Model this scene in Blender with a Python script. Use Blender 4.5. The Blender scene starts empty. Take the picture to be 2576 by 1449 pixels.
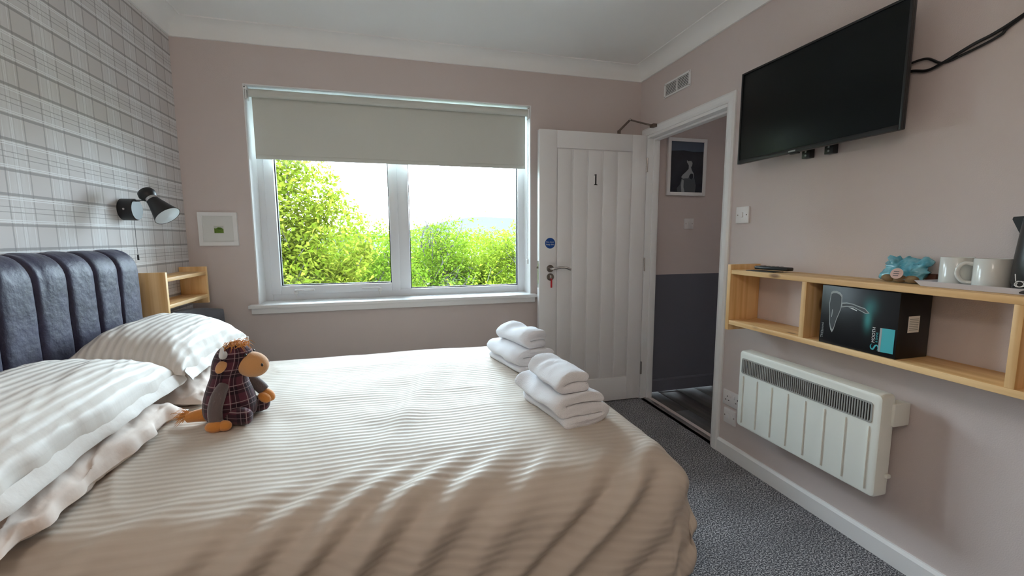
import bpy, bmesh, math, random
import numpy as np
from mathutils import Matrix, Vector
from mathutils.geometry import tessellate_polygon

random.seed(7)
RNG = np.random.default_rng(7)
SC = bpy.context.scene
COL = SC.collection
PI = math.pi

# ------------------------------------------------------------------ camera
cam = bpy.data.cameras.new('camera')
cam.sensor_width = 36.0
cam.lens = 1081.54 / 2576.0 * 36.0
cam.clip_start = 0.02
cam.clip_end = 2000
camo = bpy.data.objects.new('camera', cam)
COL.objects.link(camo)
R3 = (0.96594785, -0.25869105, -0.00486671)
U3 = (0.03476491, 0.1111267, 0.99319799)
F2 = (0.25639061, 0.95954666, -0.11633597)
camo.matrix_world = Matrix(((R3[0], U3[0], -F2[0], 1.2032),
                            (R3[1], U3[1], -F2[1], -2.9878),
                            (R3[2], U3[2], -F2[2], 1.2554),
                            (0, 0, 0, 1)))
SC.camera = camo

# ------------------------------------------------------------------ daylight: a bright overcast sky
world = bpy.data.worlds.new('overcast_sky')
SC.world = world
world.use_nodes = True
wn = world.node_tree.nodes
bg = wn['Background']
bg.inputs[0].default_value = (0.72, 0.87, 1.0, 1)
bg.inputs[1].default_value = 1.07
pl = bpy.data.lights.new('window_portal', 'AREA')
pl.shape = 'RECTANGLE'
pl.size = 1.80
pl.size_y = 1.34
pl.cycles.is_portal = True
plo = bpy.data.objects.new('window_portal', pl)
COL.objects.link(plo)
plo.location = (1.25, 0.345, 1.51)
plo.rotation_euler = (-PI / 2, 0, 0)
SC.view_settings.view_transform = 'Standard'
SC.view_settings.look = 'None'
SC.view_settings.gamma = 1.0
SC.view_settings.use_curve_mapping = False
SC.view_settings.exposure = 4.78
SC.cycles.use_denoising = True
SC.cycles.max_bounces = 7
SC.cycles.diffuse_bounces = 6
SC.cycles.glossy_bounces = 3
SC.cycles.transmission_bounces = 4
SC.cycles.transparent_max_bounces = 8
SC.cycles.use_adaptive_sampling = True
SC.cycles.adaptive_threshold = 0.08
SC.cycles.time_limit = 840

W, H, YR, ZC = 3.006, 2.475, -3.9, 2.394

# ------------------------------------------------------------------ material helpers
MATS = {}


def mat(name, col, rough=0.6, metal=0.0, spec=0.5, var=None, bump=None, sheen=0.0, coat=0.0, alpha=None, trans=0.0):
    """var=(scale, second colour[, stretch]) mixes a noise; bump=(scale, distance[, stretch])"""
    m = bpy.data.materials.new(name)
    m.use_nodes = True
    nt = m.node_tree
    N, L = nt.nodes, nt.links
    b = N['Principled BSDF']
    b.inputs['Base Color'].default_value = (*col, 1)
    b.inputs['Roughness'].default_value = rough
    b.inputs['Metallic'].default_value = metal
    b.inputs['Specular IOR Level'].default_value = spec
    if sheen:
        b.inputs['Sheen Weight'].default_value = sheen
    if coat:
        b.inputs['Coat Weight'].default_value = coat
    if trans:
        b.inputs['Transmission Weight'].default_value = trans
    tc = None
    if var or bump:
        tc = N.new('ShaderNodeTexCoord')

    def noise(sc, stretch, detail=3.0):
        mp = N.new('ShaderNodeMapping')
        mp.inputs['Scale'].default_value = stretch
        L.new(tc.outputs['Object'], mp.inputs['Vector'])
        n = N.new('ShaderNodeTexNoise')
        n.inputs['Scale'].default_value = sc
        n.inputs['Detail'].default_value = detail
        L.new(mp.outputs[0], n.inputs['Vector'])
        return n
    if var:
        n = noise(var[0], var[2] if len(var) > 2 else (1, 1, 1))
        r = N.new('ShaderNodeValToRGB')
        r.color_ramp.elements[0].position = 0.35
        r.color_ramp.elements[0].color = (*col, 1)
        r.color_ramp.elements[1].position = 0.65
        r.color_ramp.elements[1].color = (*var[1], 1)
        L.new(n.outputs[0], r.inputs[0])
        L.new(r.outputs[0], b.inputs['Base Color'])
    if bump:
        n = noise(bump[0], bump[2] if len(bump) > 2 else (1, 1, 1), 4.0)
        bp = N.new('ShaderNodeBump')
        bp.inputs['Strength'].default_value = 1.0
        bp.inputs['Distance'].default_value = bump[1]
        L.new(n.outputs[0], bp.inputs['Height'])
        L.new(bp.outputs[0], b.inputs['Normal'])
    MATS[name] = m
    return m


def mix_rgb(nt, fac, a, b, mode='MIX'):
    n = nt.nodes.new('ShaderNodeMix')
    n.data_type = 'RGBA'
    n.blend_type = mode
    for s, v in ((n.inputs[0], fac), (n.inputs[6], a), (n.inputs[7], b)):
        if isinstance(v, bpy.types.NodeSocket):
            nt.links.new(v, s)
        elif isinstance(v, (int, float)):
            s.default_value = v
        else:
            s.default_value = (*v, 1)
    return n.outputs[2]


def math_n(nt, op, a, b=0.0, c=None, clamp=False):
    n = nt.nodes.new('ShaderNodeMath')
    n.operation = op
    n.use_clamp = clamp
    vals = [a, b] if c is None else [a, b, c]
    for i, v in enumerate(vals):
        if isinstance(v, bpy.types.NodeSocket):
            nt.links.new(v, n.inputs[i])
        else:
            n.inputs[i].default_value = v
    return n.outputs[0]


def wallpaper_mat():
    m = mat('tartan_wallpaper', (0.48, 0.46, 0.46), 0.75, spec=0.25)
    nt = m.node_tree
    N, L = nt.nodes, nt.links
    b = N['Principled BSDF']
    geo = N.new('ShaderNodeNewGeometry')
    sep = N.new('ShaderNodeSeparateXYZ')
    L.new(geo.outputs['Position'], sep.inputs[0])
    wn_ = N.new('ShaderNodeTexNoise')
    wn_.inputs['Scale'].default_value = 60
    L.new(geo.outputs['Position'], wn_.inputs['Vector'])
    wob = math_n(nt, 'MULTIPLY', math_n(nt, 'SUBTRACT', wn_.outputs[0], 0.5), 0.002)
    yy = math_n(nt, 'ADD', sep.outputs[1], wob)
    zz = math_n(nt, 'ADD', sep.outputs[2], wob)
    # phase in metres inside one repeat
    pz = math_n(nt, 'MULTIPLY', math_n(nt, 'FRACT', math_n(nt, 'DIVIDE', math_n(nt, 'ADD', zz, -1.295 + 1.78), 0.178)), 0.178)
    py = math_n(nt, 'MULTIPLY', math_n(nt, 'FRACT', math_n(nt, 'DIVIDE', math_n(nt, 'ADD', yy, 1.203 + 1.87 * 2), 0.187)), 0.187)
    # thread texture along each direction
    def streak(sx):
        mp = N.new('ShaderNodeMapping')
        mp.inputs['Scale'].default_value = sx
        L.new(geo.outputs['Position'], mp.inputs['Vector'])
        n = N.new('ShaderNodeTexNoise')
        n.inputs['Scale'].default_value = 1.0
        n.inputs['Detail'].default_value = 2
        L.new(mp.outputs[0], n.inputs['Vector'])
        return n.outputs[0]
    sv = streak((0, 260, 18))
    sh = streak((0, 18, 260))

    def line(p, c, hw, soft=0.0008):
        d = math_n(nt, 'ABSOLUTE', math_n(nt, 'SUBTRACT', p, c))
        mr = N.new('ShaderNodeMapRange')
        mr.inputs[1].default_value = hw
        mr.inputs[2].default_value = hw + soft
        mr.inputs[3].default_value = 1
        mr.inputs[4].default_value = 0
        L.new(d, mr.inputs[0])
        return mr.outputs[0]
    base = (0.60, 0.56, 0.55)
    dark = (0.285, 0.265, 0.265)
    lite = (0.74, 0.735, 0.74)
    c = mix_rgb(nt, 0.0, base, base)
    # soft white weave zones
    c = mix_rgb(nt, math_n(nt, 'MULTIPLY', line(py, 0.050, 0.018, 0.03), math_n(nt, 'MULTIPLY', sv, 0.60)), c, lite)
    c = mix_rgb(nt, math_n(nt, 'MULTIPLY', line(pz, 0.059, 0.018, 0.03), math_n(nt, 'MULTIPLY', sh, 0.50)), c, lite)
    # verticals
    for cc, hw, a in ((0.000, 0.0024, .62), (0.187, 0.0024, .62), (0.100, 0.0022, .6)):
        c = mix_rgb(nt, math_n(nt, 'MULTIPLY', line(py, cc, hw, .001), a), c, dark)
    for cc in (0.040, 0.058):
        c = mix_rgb(nt, math_n(nt, 'MULTIPLY', line(py, cc, .0008), math_n(nt, 'MULTIPLY', sv, .7)), c, dark)
    for cc in (0.012, 0.046, 0.052, 0.089):
        c = mix_rgb(nt, math_n(nt, 'MULTIPLY', line(py, cc, .0010), sv), c, (0.82, 0.82, 0.83))
    # horizontals: dark band, two pale lines, two fine dark lines, mirrored
    for cc, hw, a in ((0.009, 0.0042, .72), (0.108, 0.0042, .72)):
        c = mix_rgb(nt, math_n(nt, 'MULTIPLY', line(pz, cc, hw, .001), a), c, dark)
    for cc in (0.0505, 0.0675):
        c = mix_rgb(nt, math_n(nt, 'MULTIPLY', line(pz, cc, .0009), .7), c, dark)
    for cc in (0.0185, 0.0245, 0.092, 0.0985):
        c = mix_rgb(nt, math_n(nt, 'MULTIPLY', line(pz, cc, .0013), .8), c, (0.82, 0.82, 0.83))
    L.new(c, b.inputs['Base Color'])
    return m


def stripe_mat(name, c1, c2, period, axis, rough1=0.75, bumpd=0.0006, wrinkle=0.002):
    """woven satin stripe following the cloth's own UV (metres)"""
    m = mat(name, c1, rough1, spec=0.18)
    nt = m.node_tree
    N, L = nt.nodes, nt.links
    b = N['Principled BSDF']
    uv = N.new('ShaderNodeUVMap')
    sep = N.new('ShaderNodeSeparateXYZ')
    L.new(uv.outputs[0], sep.inputs[0])
    s = math_n(nt, 'SINE', math_n(nt, 'MULTIPLY', sep.outputs[axis], 2 * PI / period))
    f = math_n(nt, 'MULTIPLY_ADD', s, 1.6, 0.5, clamp=True)
    L.new(mix_rgb(nt, f, c1, c2), b.inputs['Base Color'])
    L.new(math_n(nt, 'MULTIPLY_ADD', f, -0.28, rough1), b.inputs['Roughness'])
    n = N.new('ShaderNodeTexNoise')
    n.inputs['Scale'].default_value = 14
    n.inputs['Detail'].default_value = 4
    L.new(uv.outputs[0], n.inputs['Vector'])
    b1 = N.new('ShaderNodeBump')
    b1.inputs['Distance'].default_value = wrinkle
    b1.inputs['Strength'].default_value = 1
    L.new(n.outputs[0], b1.inputs['Height'])
    b2 = N.new('ShaderNodeBump')
    b2.inputs['Distance'].default_value = bumpd
    b2.inputs['Strength'].default_value = 1
    L.new(s, b2.inputs['Height'])
    L.new(b1.outputs[0], b2.inputs['Normal'])
    L.new(b2.outputs[0], b.inputs['Normal'])
    return m


def pine_mat(name, axis):
    m = mat(name, (0.62, 0.42, 0.22), 0.5, spec=0.35)
    nt = m.node_tree
    N, L = nt.nodes, nt.links
    b = N['Principled BSDF']
    geo = N.new('ShaderNodeNewGeometry')
    mp = N.new('ShaderNodeMapping')
    sc = [38, 38, 38]
    sc['xyz'.index(axis)] = 1.6
    mp.inputs['Scale'].default_value = sc
    L.new(geo.outputs['Position'], mp.inputs['Vector'])
    n = N.new('ShaderNodeTexNoise')
    n.inputs['Scale'].default_value = 1
    n.inputs['Detail'].default_value = 4
    L.new(mp.outputs[0], n.inputs['Vector'])
    r = N.new('ShaderNodeValToRGB')
    r.color_ramp.elements[0].position = 0.3
    r.color_ramp.elements[0].color = (0.66, 0.38, 0.15, 1)
    r.color_ramp.elements[1].position = 0.62
    r.color_ramp.elements[1].color = (0.86, 0.59, 0.30, 1)
    L.new(n.outputs[0], r.inputs[0])
    # knots
    mk_ = N.new('ShaderNodeMapping')
    ks = [9, 9, 9]
    ks['xyz'.index(axis)] = 3.6
    mk_.inputs['Scale'].default_value = ks
    L.new(geo.outputs['Position'], mk_.inputs['Vector'])
    v = N.new('ShaderNodeTexVoronoi')
    v.inputs['Scale'].default_value = 1.0
    v.inputs['Randomness'].default_value = 1.0
    L.new(mk_.outputs[0], v.inputs['Vector'])
    mr = N.new('ShaderNodeMapRange')
    mr.inputs[1].default_value = 0.05
    mr.inputs[2].default_value = 0.13
    mr.inputs[3].default_value = 0.85
    mr.inputs[4].default_value = 0
    L.new(v.outputs['Distance'], mr.inputs[0])
    L.new(mix_rgb(nt, mr.outputs[0], r.outputs[0], (0.22, 0.10, 0.04)), b.inputs['Base Color'])
    return m


def leaf_mat(name, c1, c2):
    m = bpy.data.materials.new(name)
    m.use_nodes = True
    nt = m.node_tree
    N, L = nt.nodes, nt.links
    N.remove(N['Principled BSDF'])
    geo = N.new('ShaderNodeNewGeometry')
    r = N.new('ShaderNodeValToRGB')
    r.color_ramp.elements[0].color = (*c1, 1)
    r.color_ramp.elements[1].color = (*c2, 1)
    L.new(geo.outputs['Random Per Island'], r.inputs[0])
    d = N.new('ShaderNodeBsdfDiffuse')
    t = N.new('ShaderNodeBsdfTranslucent')
    mx = N.new('ShaderNodeMixShader')
    mx.inputs[0].default_value = 0.45
    L.new(r.outputs[0], d.inputs[0])
    L.new(r.outputs[0], t.inputs[0])
    L.new(d.outputs[0], mx.inputs[1])
    L.new(t.outputs[0], mx.inputs[2])
    L.new(mx.outputs[0], N['Material Output'].inputs[0])
    return m


def glass_mat(name):
    m = bpy.data.materials.new(name)
    m.use_nodes = True
    nt = m.node_tree
    N, L = nt.nodes, nt.links
    N.remove(N['Principled BSDF'])
    t = N.new('ShaderNodeBsdfTransparent')
    t.inputs[0].default_value = (0.96, 0.98, 0.97, 1)
    g = N.new('ShaderNodeBsdfGlossy')
    g.inputs['Roughness'].default_value = 0.02
    fr = N.new('ShaderNodeFresnel')
    fr.inputs[0].default_value = 1.35
    mx = N.new('ShaderNodeMixShader')
    L.new(fr.outputs[0], mx.inputs[0])
    L.new(t.outputs[0], mx.inputs[1])
    L.new(g.outputs[0], mx.inputs[2])
    L.new(mx.outputs[0], N['Material Output'].inputs[0])
    return m


def carpet_mat():
    m = mat('carpet', (0.07, 0.07, 0.08), 1.0, spec=0.1)
    nt = m.node_tree
    N, L = nt.nodes, nt.links
    b = N['Principled BSDF']
    geo = N.new('ShaderNodeNewGeometry')
    n = N.new('ShaderNodeTexNoise')
    n.inputs['Scale'].default_value = 170
    n.inputs['Detail'].default_value = 3
    L.new(geo.outputs['Position'], n.inputs['Vector'])
    r = N.new('ShaderNodeValToRGB')
    e = r.color_ramp.elements
    e[0].position, e[0].color = 0.40, (0.06, 0.062, 0.070, 1)
    e[1].position, e[1].color = 0.60, (0.72, 0.71, 0.74, 1)
    mid = e.new(0.51)
    mid.color = (0.25, 0.25, 0.27, 1)
    L.new(n.outputs[0], r.inputs[0])
    n2 = N.new('ShaderNodeTexNoise')
    n2.inputs['Scale'].default_value = 5
    n2.inputs['Detail'].default_value = 2
    L.new(geo.outputs['Position'], n2.inputs['Vector'])
    f = math_n(nt, 'MULTIPLY_ADD', n2.outputs[0], 0.9, -0.2, clamp=True)
    L.new(mix_rgb(nt, f, r.outputs[0], (0.10, 0.10, 0.11)), b.inputs['Base Color'])
    bp = N.new('ShaderNodeBump')
    bp.inputs['Distance'].default_value = 0.006
    L.new(n.outputs[0], bp.inputs['Height'])
    L.new(bp.outputs[0], b.inputs['Normal'])
    return m


def plaid_mat():
    """woven plum tartan for the soft toy"""
    m = mat('plum_tartan', (0.06, 0.02, 0.03), 0.9, spec=0.15, sheen=0.2)
    nt = m.node_tree
    N, L = nt.nodes, nt.links
    b = N['Principled BSDF']
    uv = N.new('ShaderNodeUVMap')
    sep = N.new('ShaderNodeSeparateXYZ')
    L.new(uv.outputs[0], sep.inputs[0])
    c = mix_rgb(nt, 0.0, (0.085, 0.022, 0.035), (0, 0, 0))
    for ax in (0, 1):
        p = math_n(nt, 'FRACT', math_n(nt, 'DIVIDE', sep.outputs[ax], 0.062))
        def band(lo, hi):
            return math_n(nt, 'MULTIPLY', math_n(nt, 'GREATER_THAN', p, lo), math_n(nt, 'LESS_THAN', p, hi))
        c = mix_rgb(nt, math_n(nt, 'MULTIPLY', band(0.0, 0.42), .62), c, (0.008, 0.006, 0.010))
    for ax in (0, 1):
        p = math_n(nt, 'FRACT', math_n(nt, 'DIVIDE', sep.outputs[ax], 0.062))
        def band(lo, hi):
            return math_n(nt, 'MULTIPLY', math_n(nt, 'GREATER_THAN', p, lo), math_n(nt, 'LESS_THAN', p, hi))
        c = mix_rgb(nt, math_n(nt, 'MULTIPLY', band(0.48, 0.525), .75), c, (0.32, 0.24, 0.24))
        c = mix_rgb(nt, math_n(nt, 'MULTIPLY', band(0.19, 0.225), .6), c, (0.28, 0.20, 0.21))
    L.new(c, b.inputs['Base Color'])
    return m


mat('wall_paint', (0.645, 0.565, 0.545), 0.85, spec=0.2, bump=(260, 0.0006))
mat('hall_grey', (0.15, 0.155, 0.19), 0.8, spec=0.2)
mat('rear_paint', (0.66, 0.55, 0.46), 0.85, spec=0.2)
mat('ceiling_white', (0.90, 0.90, 0.89), 0.9, spec=0.2)
mat('trim_white', (0.86, 0.86, 0.865), 0.4, spec=0.5)
mat('door_white', (0.86, 0.85, 0.855), 0.45, spec=0.4, bump=(90, 0.0004))
mat('pvc_white', (0.80, 0.82, 0.85), 0.3)
mat('gasket', (0.012, 0.012, 0.013), 0.6)
mat('blind_fabric', (0.64, 0.645, 0.60), 0.9, spec=0.2, bump=(420, 0.0006))
mat('plastic_white', (0.80, 0.80, 0.80), 0.35)
mat('switch_white', (0.80, 0.77, 0.77), 0.3)
mat('heater_cream', (0.86, 0.87, 0.81), 0.4)
mat('heater_grey', (0.38, 0.38, 0.36), 0.5)
mat('black_void', (0.006, 0.006, 0.006), 0.8)
mat('black_plastic', (0.012, 0.012, 0.013), 0.35)
mat('black_satin', (0.010, 0.010, 0.012), 0.45)
mat('tv_glass', (0.004, 0.006, 0.007), 0.32, spec=0.2)
mat('chrome', (0.62, 0.60, 0.58), 0.25, metal=1.0)
mat('dark_chrome', (0.22, 0.20, 0.19), 0.32, metal=1.0)
mat('brown_metal', (0.20, 0.16, 0.14), 0.4, metal=0.8)
mat('red_fob', (0.55, 0.02, 0.03), 0.45)
mat('sign_blue', (0.0, 0.06, 0.30), 0.4)
mat('print_white', (0.80, 0.80, 0.80), 0.6)
mat('print_grey', (0.35, 0.38, 0.38), 0.6)
mat('print_dark', (0.05, 0.055, 0.06), 0.5)
mat('print_teal', (0.05, 0.42, 0.46), 0.5)
mat('print_teal_dark', (0.02, 0.12, 0.12), 0.5)
mat('box_black', (0.008, 0.008, 0.010), 0.35, spec=0.35)
mat('paper_cream', (0.72, 0.72, 0.69), 0.8)
mat('mat_board', (0.74, 0.75, 0.74), 0.85)
mat('grass_print', (0.18, 0.30, 0.05), 0.8, var=(40, (0.05, 0.12, 0.02), (1, 1, 3)))
mat('sky_print', (0.55, 0.58, 0.55), 0.8)
mat('photo_sky', (0.07, 0.10, 0.15), 0.3)
mat('photo_dark', (0.010, 0.014, 0.024), 0.25, var=(9, (0.020, 0.026, 0.040)))
mat('photo_white', (0.30, 0.33, 0.36), 0.3)
mat('photo_grey', (0.06, 0.075, 0.09), 0.3)
mat('headboard_velvet', (0.030, 0.028, 0.052), 0.5, spec=0.28, sheen=0.08, var=(16, (0.044, 0.041, 0.080), (1, 1, 1)), bump=(38, 0.0028))
mat('divan_grey', (0.035, 0.035, 0.045), 0.85)
mat('chair_fabric', (0.11, 0.112, 0.13), 0.9, sheen=0.2, bump=(300, 0.001))
mat('lower_cotton', (0.70, 0.60, 0.535), 0.8, spec=0.25, sheen=0.1, bump=(16, 0.003))
mat('hem_cotton', (0.70, 0.665, 0.63), 0.75, spec=0.25, sheen=0.1, bump=(40, 0.0015))
mat('towel', (0.86, 0.86, 0.90), 1.0, spec=0.1, sheen=0.5, bump=(420, 0.004))
mat('plush_tan', (0.55, 0.27, 0.10), 0.9, sheen=0.4, bump=(250, 0.001))
mat('plush_orange', (0.58, 0.22, 0.04), 0.95, sheen=0.4, bump=(250, 0.001))
mat('plush_taupe', (0.115, 0.085, 0.085), 0.95, sheen=0.4, bump=(250, 0.001))
mat('plush_white', (0.72, 0.72, 0.72), 0.8)
mat('hair_orange', (0.62, 0.27, 0.06), 0.6)
mat('nostril', (0.004, 0.004, 0.004), 0.4)
mat('ceramic', (0.66, 0.66, 0.62), 0.18, spec=0.5)
mat('tray_grey', (0.62, 0.62, 0.68), 0.4)
mat('bag_blue', (0.06, 0.30, 0.40), 0.16, spec=0.6, var=(34, (0.22, 0.50, 0.58)))
mat('cookie', (0.16, 0.10, 0.05), 0.8, var=(30, (0.28, 0.20, 0.10)))
mat('sticker_pink', (0.62, 0.42, 0.36), 0.6)
mat('sachet_brown', (0.12, 0.045, 0.03), 0.5)
mat('laminate', (0.060, 0.055, 0.055), 0.4, var=(30, (0.12, 0.11, 0.105), (1, .06, 1)))
mat('threshold_metal', (0.40, 0.39, 0.38), 0.4, metal=0.8)
mat('lamp_white', (0.74, 0.80, 0.84), 0.5)
mat('bark', (0.060, 0.052, 0.045), 0.9, bump=(25, 0.01))
mat('grass', (0.03, 0.055, 0.012), 0.95, var=(3, (0.055, 0.065, 0.018)))
mat('hill', (0.043, 0.048, 0.053), 1.0, spec=0.0, var=(0.02, (0.045, 0.050, 0.054)))  # grey-blue base colour stands in for distance haze
mat('outer_render', (0.5, 0.48, 0.45), 0.9)
MATS['wallpaper'] = wallpaper_mat()
MATS['duvet'] = stripe_mat('duvet_cotton', (0.525, 0.460, 0.395), (0.536, 0.472, 0.408), 0.022, 1, bumpd=0.00042, wrinkle=.0010)
MATS['pillow_stripe'] = stripe_mat('pillow_cotton', (0.66, 0.62, 0.575), (0.70, 0.665, 0.625), 0.022, 1, bumpd=0.0011, wrinkle=0.003)
MATS['pine_y'] = pine_mat('pine_along_wall', 'y')
MATS['pine_x'] = pine_mat('pine_across', 'x')
MATS['pine_z'] = pine_mat('pine_upright', 'z')
def box_print_mat():
    m = mat('box_print', (0.008, 0.008, 0.010), 0.35, spec=0.35)
    nt = m.node_tree
    geo = nt.nodes.new('ShaderNodeNewGeometry')
    sep = nt.nodes.new('ShaderNodeSeparateXYZ')
    nt.links.new(geo.outputs['Position'], sep.inputs[0])
    def bell(y, z, a, b):
        q = math_n(nt, 'ADD', math_n(nt, 'POWER', math_n(nt, 'ABSOLUTE', math_n(nt, 'DIVIDE', math_n(nt, 'SUBTRACT', sep.outputs[1], y), a)), 2.0),
                   math_n(nt, 'POWER', math_n(nt, 'ABSOLUTE', math_n(nt, 'DIVIDE', math_n(nt, 'SUBTRACT', sep.outputs[2], z), b)), 2.0))
        return math_n(nt, 'POWER', 2.718, math_n(nt, 'MULTIPLY', q, -1.0))
    f = math_n(nt, 'ADD', bell(-1.846, .955, .012, .034), math_n(nt, 'MULTIPLY', bell(-1.852, 1.005, .022, .03), .45), clamp=True)
    nt.links.new(mix_rgb(nt, f, (0.008, 0.008, 0.010), (0.05, 0.26, 0.26)), nt.nodes['Principled BSDF'].inputs['Base Color'])
    return m


box_print_mat()
MATS['glass'] = glass_mat('window_glass')
MATS['carpet'] = carpet_mat()
MATS['plaid'] = plaid_mat()
MATS['leaf_bright'] = leaf_mat('leaf_bright', (0.062, 0.104, 0.006), (0.160, 0.200, 0.020))
MATS['leaf_mid'] = leaf_mat('leaf_mid', (0.048, 0.094, 0.006), (0.128, 0.182, 0.018))
MATS['leaf_warm'] = leaf_mat('leaf_warm', (0.066, 0.100, 0.006), (0.175, 0.190, 0.024))


# ------------------------------------------------------------------ noise
def _hash(ix, iy, iz, seed):
    h = (ix * 374761393 + iy * 668265263 + iz * 2147483647 + seed * 974634777) & 0xFFFFFFFF
    h = ((h ^ (h >> 13)) * 1274126177) & 0xFFFFFFFF
    h = h ^ (h >> 16)
    return (h & 0xFFFF) / 32767.5 - 1.0


def vnoise(x, y, z=0.0, seed=0):
    x, y, z = np.broadcast_arrays(np.asarray(x, float), np.asarray(y, float), np.asarray(z, float))
    ix, iy, iz = np.floor(x).astype(np.int64), np.floor(y).astype(np.int64), np.floor(z).astype(np.int64)
    fx, fy, fz = x - ix, y - iy, z - iz
    fx, fy, fz = (t * t * t * (t * (t * 6 - 15) + 10) for t in (fx, fy, fz))
    out = 0
    for dx in (0, 1):
        for dy in (0, 1):
            for dz in (0, 1):
                w = (fx if dx else 1 - fx) * (fy if dy else 1 - fy) * (fz if dz else 1 - fz)
                out = out + w * _hash(ix + dx, iy + dy, iz + dz, seed)
    return out


def sstep(a, b, x):
    t = np.clip((x - a) / (b - a), 0, 1)
    return t * t * (3 - 2 * t)


# ------------------------------------------------------------------ geometry helpers
ORG = {}


class Geo:
    def __init__(self):
        self.V, self.F, self.UV = [], [], []
        self.n = 0

    def add(self, V, F, uv=None):
        V = np.asarray(V, float)
        self.V.append(V)
        self.F += [tuple(int(i) + self.n for i in f) for f in F]
        self.UV.append(np.zeros((len(V), 2)) if uv is None else np.asarray(uv, float))
        self.n += len(V)
        return self

    def box(self, x0, x1, y0, y1, z0, z1, b=0.0, seg=2, M=None):
        bm = bmesh.new()
        bmesh.ops.create_cube(bm, size=1.0)
        for v in bm.verts:
            v.co = Vector(((x0 + x1) / 2 + v.co.x * (x1 - x0), (y0 + y1) / 2 + v.co.y * (y1 - y0), (z0 + z1) / 2 + v.co.z * (z1 - z0)))
        if b > 0:
            bmesh.ops.bevel(bm, geom=bm.edges[:], offset=b, segments=seg, profile=0.5, affect='EDGES')
        V = np.array([v.co[:] for v in bm.verts])
        bm.verts.index_update()
        F = [[v.index for v in f.verts] for f in bm.faces]
        bm.free()
        if M is not None:
            V = xf(V, M)
        return self.add(V, F)

    def tube(self, path, r, n=10, cap=True, M=None):
        P = np.asarray(path, float)
        m = len(P)
        r = np.full(m, r) if np.isscalar(r) else np.asarray(r, float)
        T = np.gradient(P, axis=0)
        T /= np.linalg.norm(T, axis=1)[:, None] + 1e-12
        up = np.array([0, 0, 1.0]) if abs(T[0][2]) < 0.9 else np.array([1.0, 0, 0])
        V = []
        nrm = np.cross(T[0], up)
        for i in range(m):
            nrm = nrm - T[i] * np.dot(nrm, T[i])
            nrm /= np.linalg.norm(nrm) + 1e-12
            bi = np.cross(T[i], nrm)
            for k in range(n):
                a = 2 * PI * k / n
                V.append(P[i] + r[i] * (math.cos(a) * nrm + math.sin(a) * bi))
        F = []
        for i in range(m - 1):
            for k in range(n):
                k2 = (k + 1) % n
                F.append((i * n + k, i * n + k2, (i + 1) * n + k2, (i + 1) * n + k))
        if cap:
            F.append(tuple(range(n))[::-1])
            F.append(tuple((m - 1) * n + k for k in range(n)))
        V = np.array(V)
        if M is not None:
            V = xf(V, M)
        return self.add(V, F)

    def lathe(self, prof, n=28, M=None, squash=(1, 1)):
        """prof: list of (r, z) from one pole/end to the other, axis z"""
        V, F, UV = [], [], []
        m = len(prof)
        L = 0
        for i, (r, z) in enumerate(prof):
            if i:
                L += math.hypot(r - prof[i - 1][0], z - prof[i - 1][1])
            for k in range(n):
                a = 2 * PI * k / n
                V.append((r * math.cos(a) * squash[0], r * math.sin(a) * squash[1], z))
                UV.append((a * 0.085, L))
        for i in range(m - 1):
            for k in range(n):
                k2 = (k + 1) % n
                F.append((i * n + k, i * n + k2, (i + 1) * n + k2, (i + 1) * n + k))
        if prof[0][0] > 1e-6:
            F.append(tuple(range(n))[::-1])
        if prof[-1][0] > 1e-6:
            F.append(tuple((m - 1) * n + k for k in range(n)))
        V = np.array(V)
        if M is not None:
            V = xf(V, M)
        return self.add(V, F, UV)

    def ball(self, c, rad, M=None, n=20, m=14):
        prof = [(max(1e-7, math.sin(PI * i / m)), -math.cos(PI * i / m)) for i in range(m + 1)]
        g = Geo().lathe(prof, n)
        V = np.vstack(g.V) * np.asarray(rad)
        if M is not None:
            V = V @ np.asarray(M)[:3, :3].T
        return self.add(V + np.asarray(c), g.F, np.vstack(g.UV))

    def prism(self, poly, fn, d0, d1):
        """extrude 2-D polygon; fn(a, b, d) -> xyz"""
        n = len(poly)
        V = [fn(a, b, d0) for a, b in poly] + [fn(a, b, d1) for a, b in poly]
        tri = tessellate_polygon([[Vector((a, b, 0)) for a, b in poly]])
        F = [tuple(t) for t in tri] + [tuple(n + i for i in reversed(t)) for t in tri]
        F += [(i, (i + 1) % n, n + (i + 1) % n, n + i) for i in range(n)]
        return self.add(V, F)

    def grid(self, P, UV=None, flip=False):
        a, b = P.shape[:2]
        idx = np.arange(a * b).reshape(a, b)
        q = np.stack([idx[:-1, :-1], idx[1:, :-1], idx[1:, 1:], idx[:-1, 1:]], -1).reshape(-1, 4)
        if flip:
            q = q[:, ::-1]
        return self.add(P.reshape(-1, 3), q.tolist(), None if UV is None else UV.reshape(-1, 2))

    def obj(self, name, m, parent=None, smooth=None, recalc=True, origin=None):
        V = np.vstack(self.V)
        if parent is not None:
            org = np.array(ORG[parent.name])
        elif origin is not None:
            org = np.array(origin)
        else:
            org = np.array([(V[:, 0].min() + V[:, 0].max()) / 2, (V[:, 1].min() + V[:, 1].max()) / 2, V[:, 2].min()])
        me = bpy.data.meshes.new(name)
        me.from_pydata((V - org).tolist(), [], self.F)
        uvs = np.vstack(self.UV)
        if np.abs(uvs).max() > 0:
            lay = me.uv_layers.new(name='UVMap')
            li = np.zeros(len(me.loops), dtype=np.int64)
            me.loops.foreach_get('vertex_index', li)
            lay.data.foreach_set('uv', uvs[li].astype(np.float32).ravel())
        if recalc:
            bm = bmesh.new()
            bm.from_mesh(me)
            bmesh.ops.recalc_face_normals(bm, faces=bm.faces[:])
            bm.to_mesh(me)
            bm.free()
        me.materials.append(MATS[m])
        o = bpy.data.objects.new(name, me)
        COL.objects.link(o)
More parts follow.
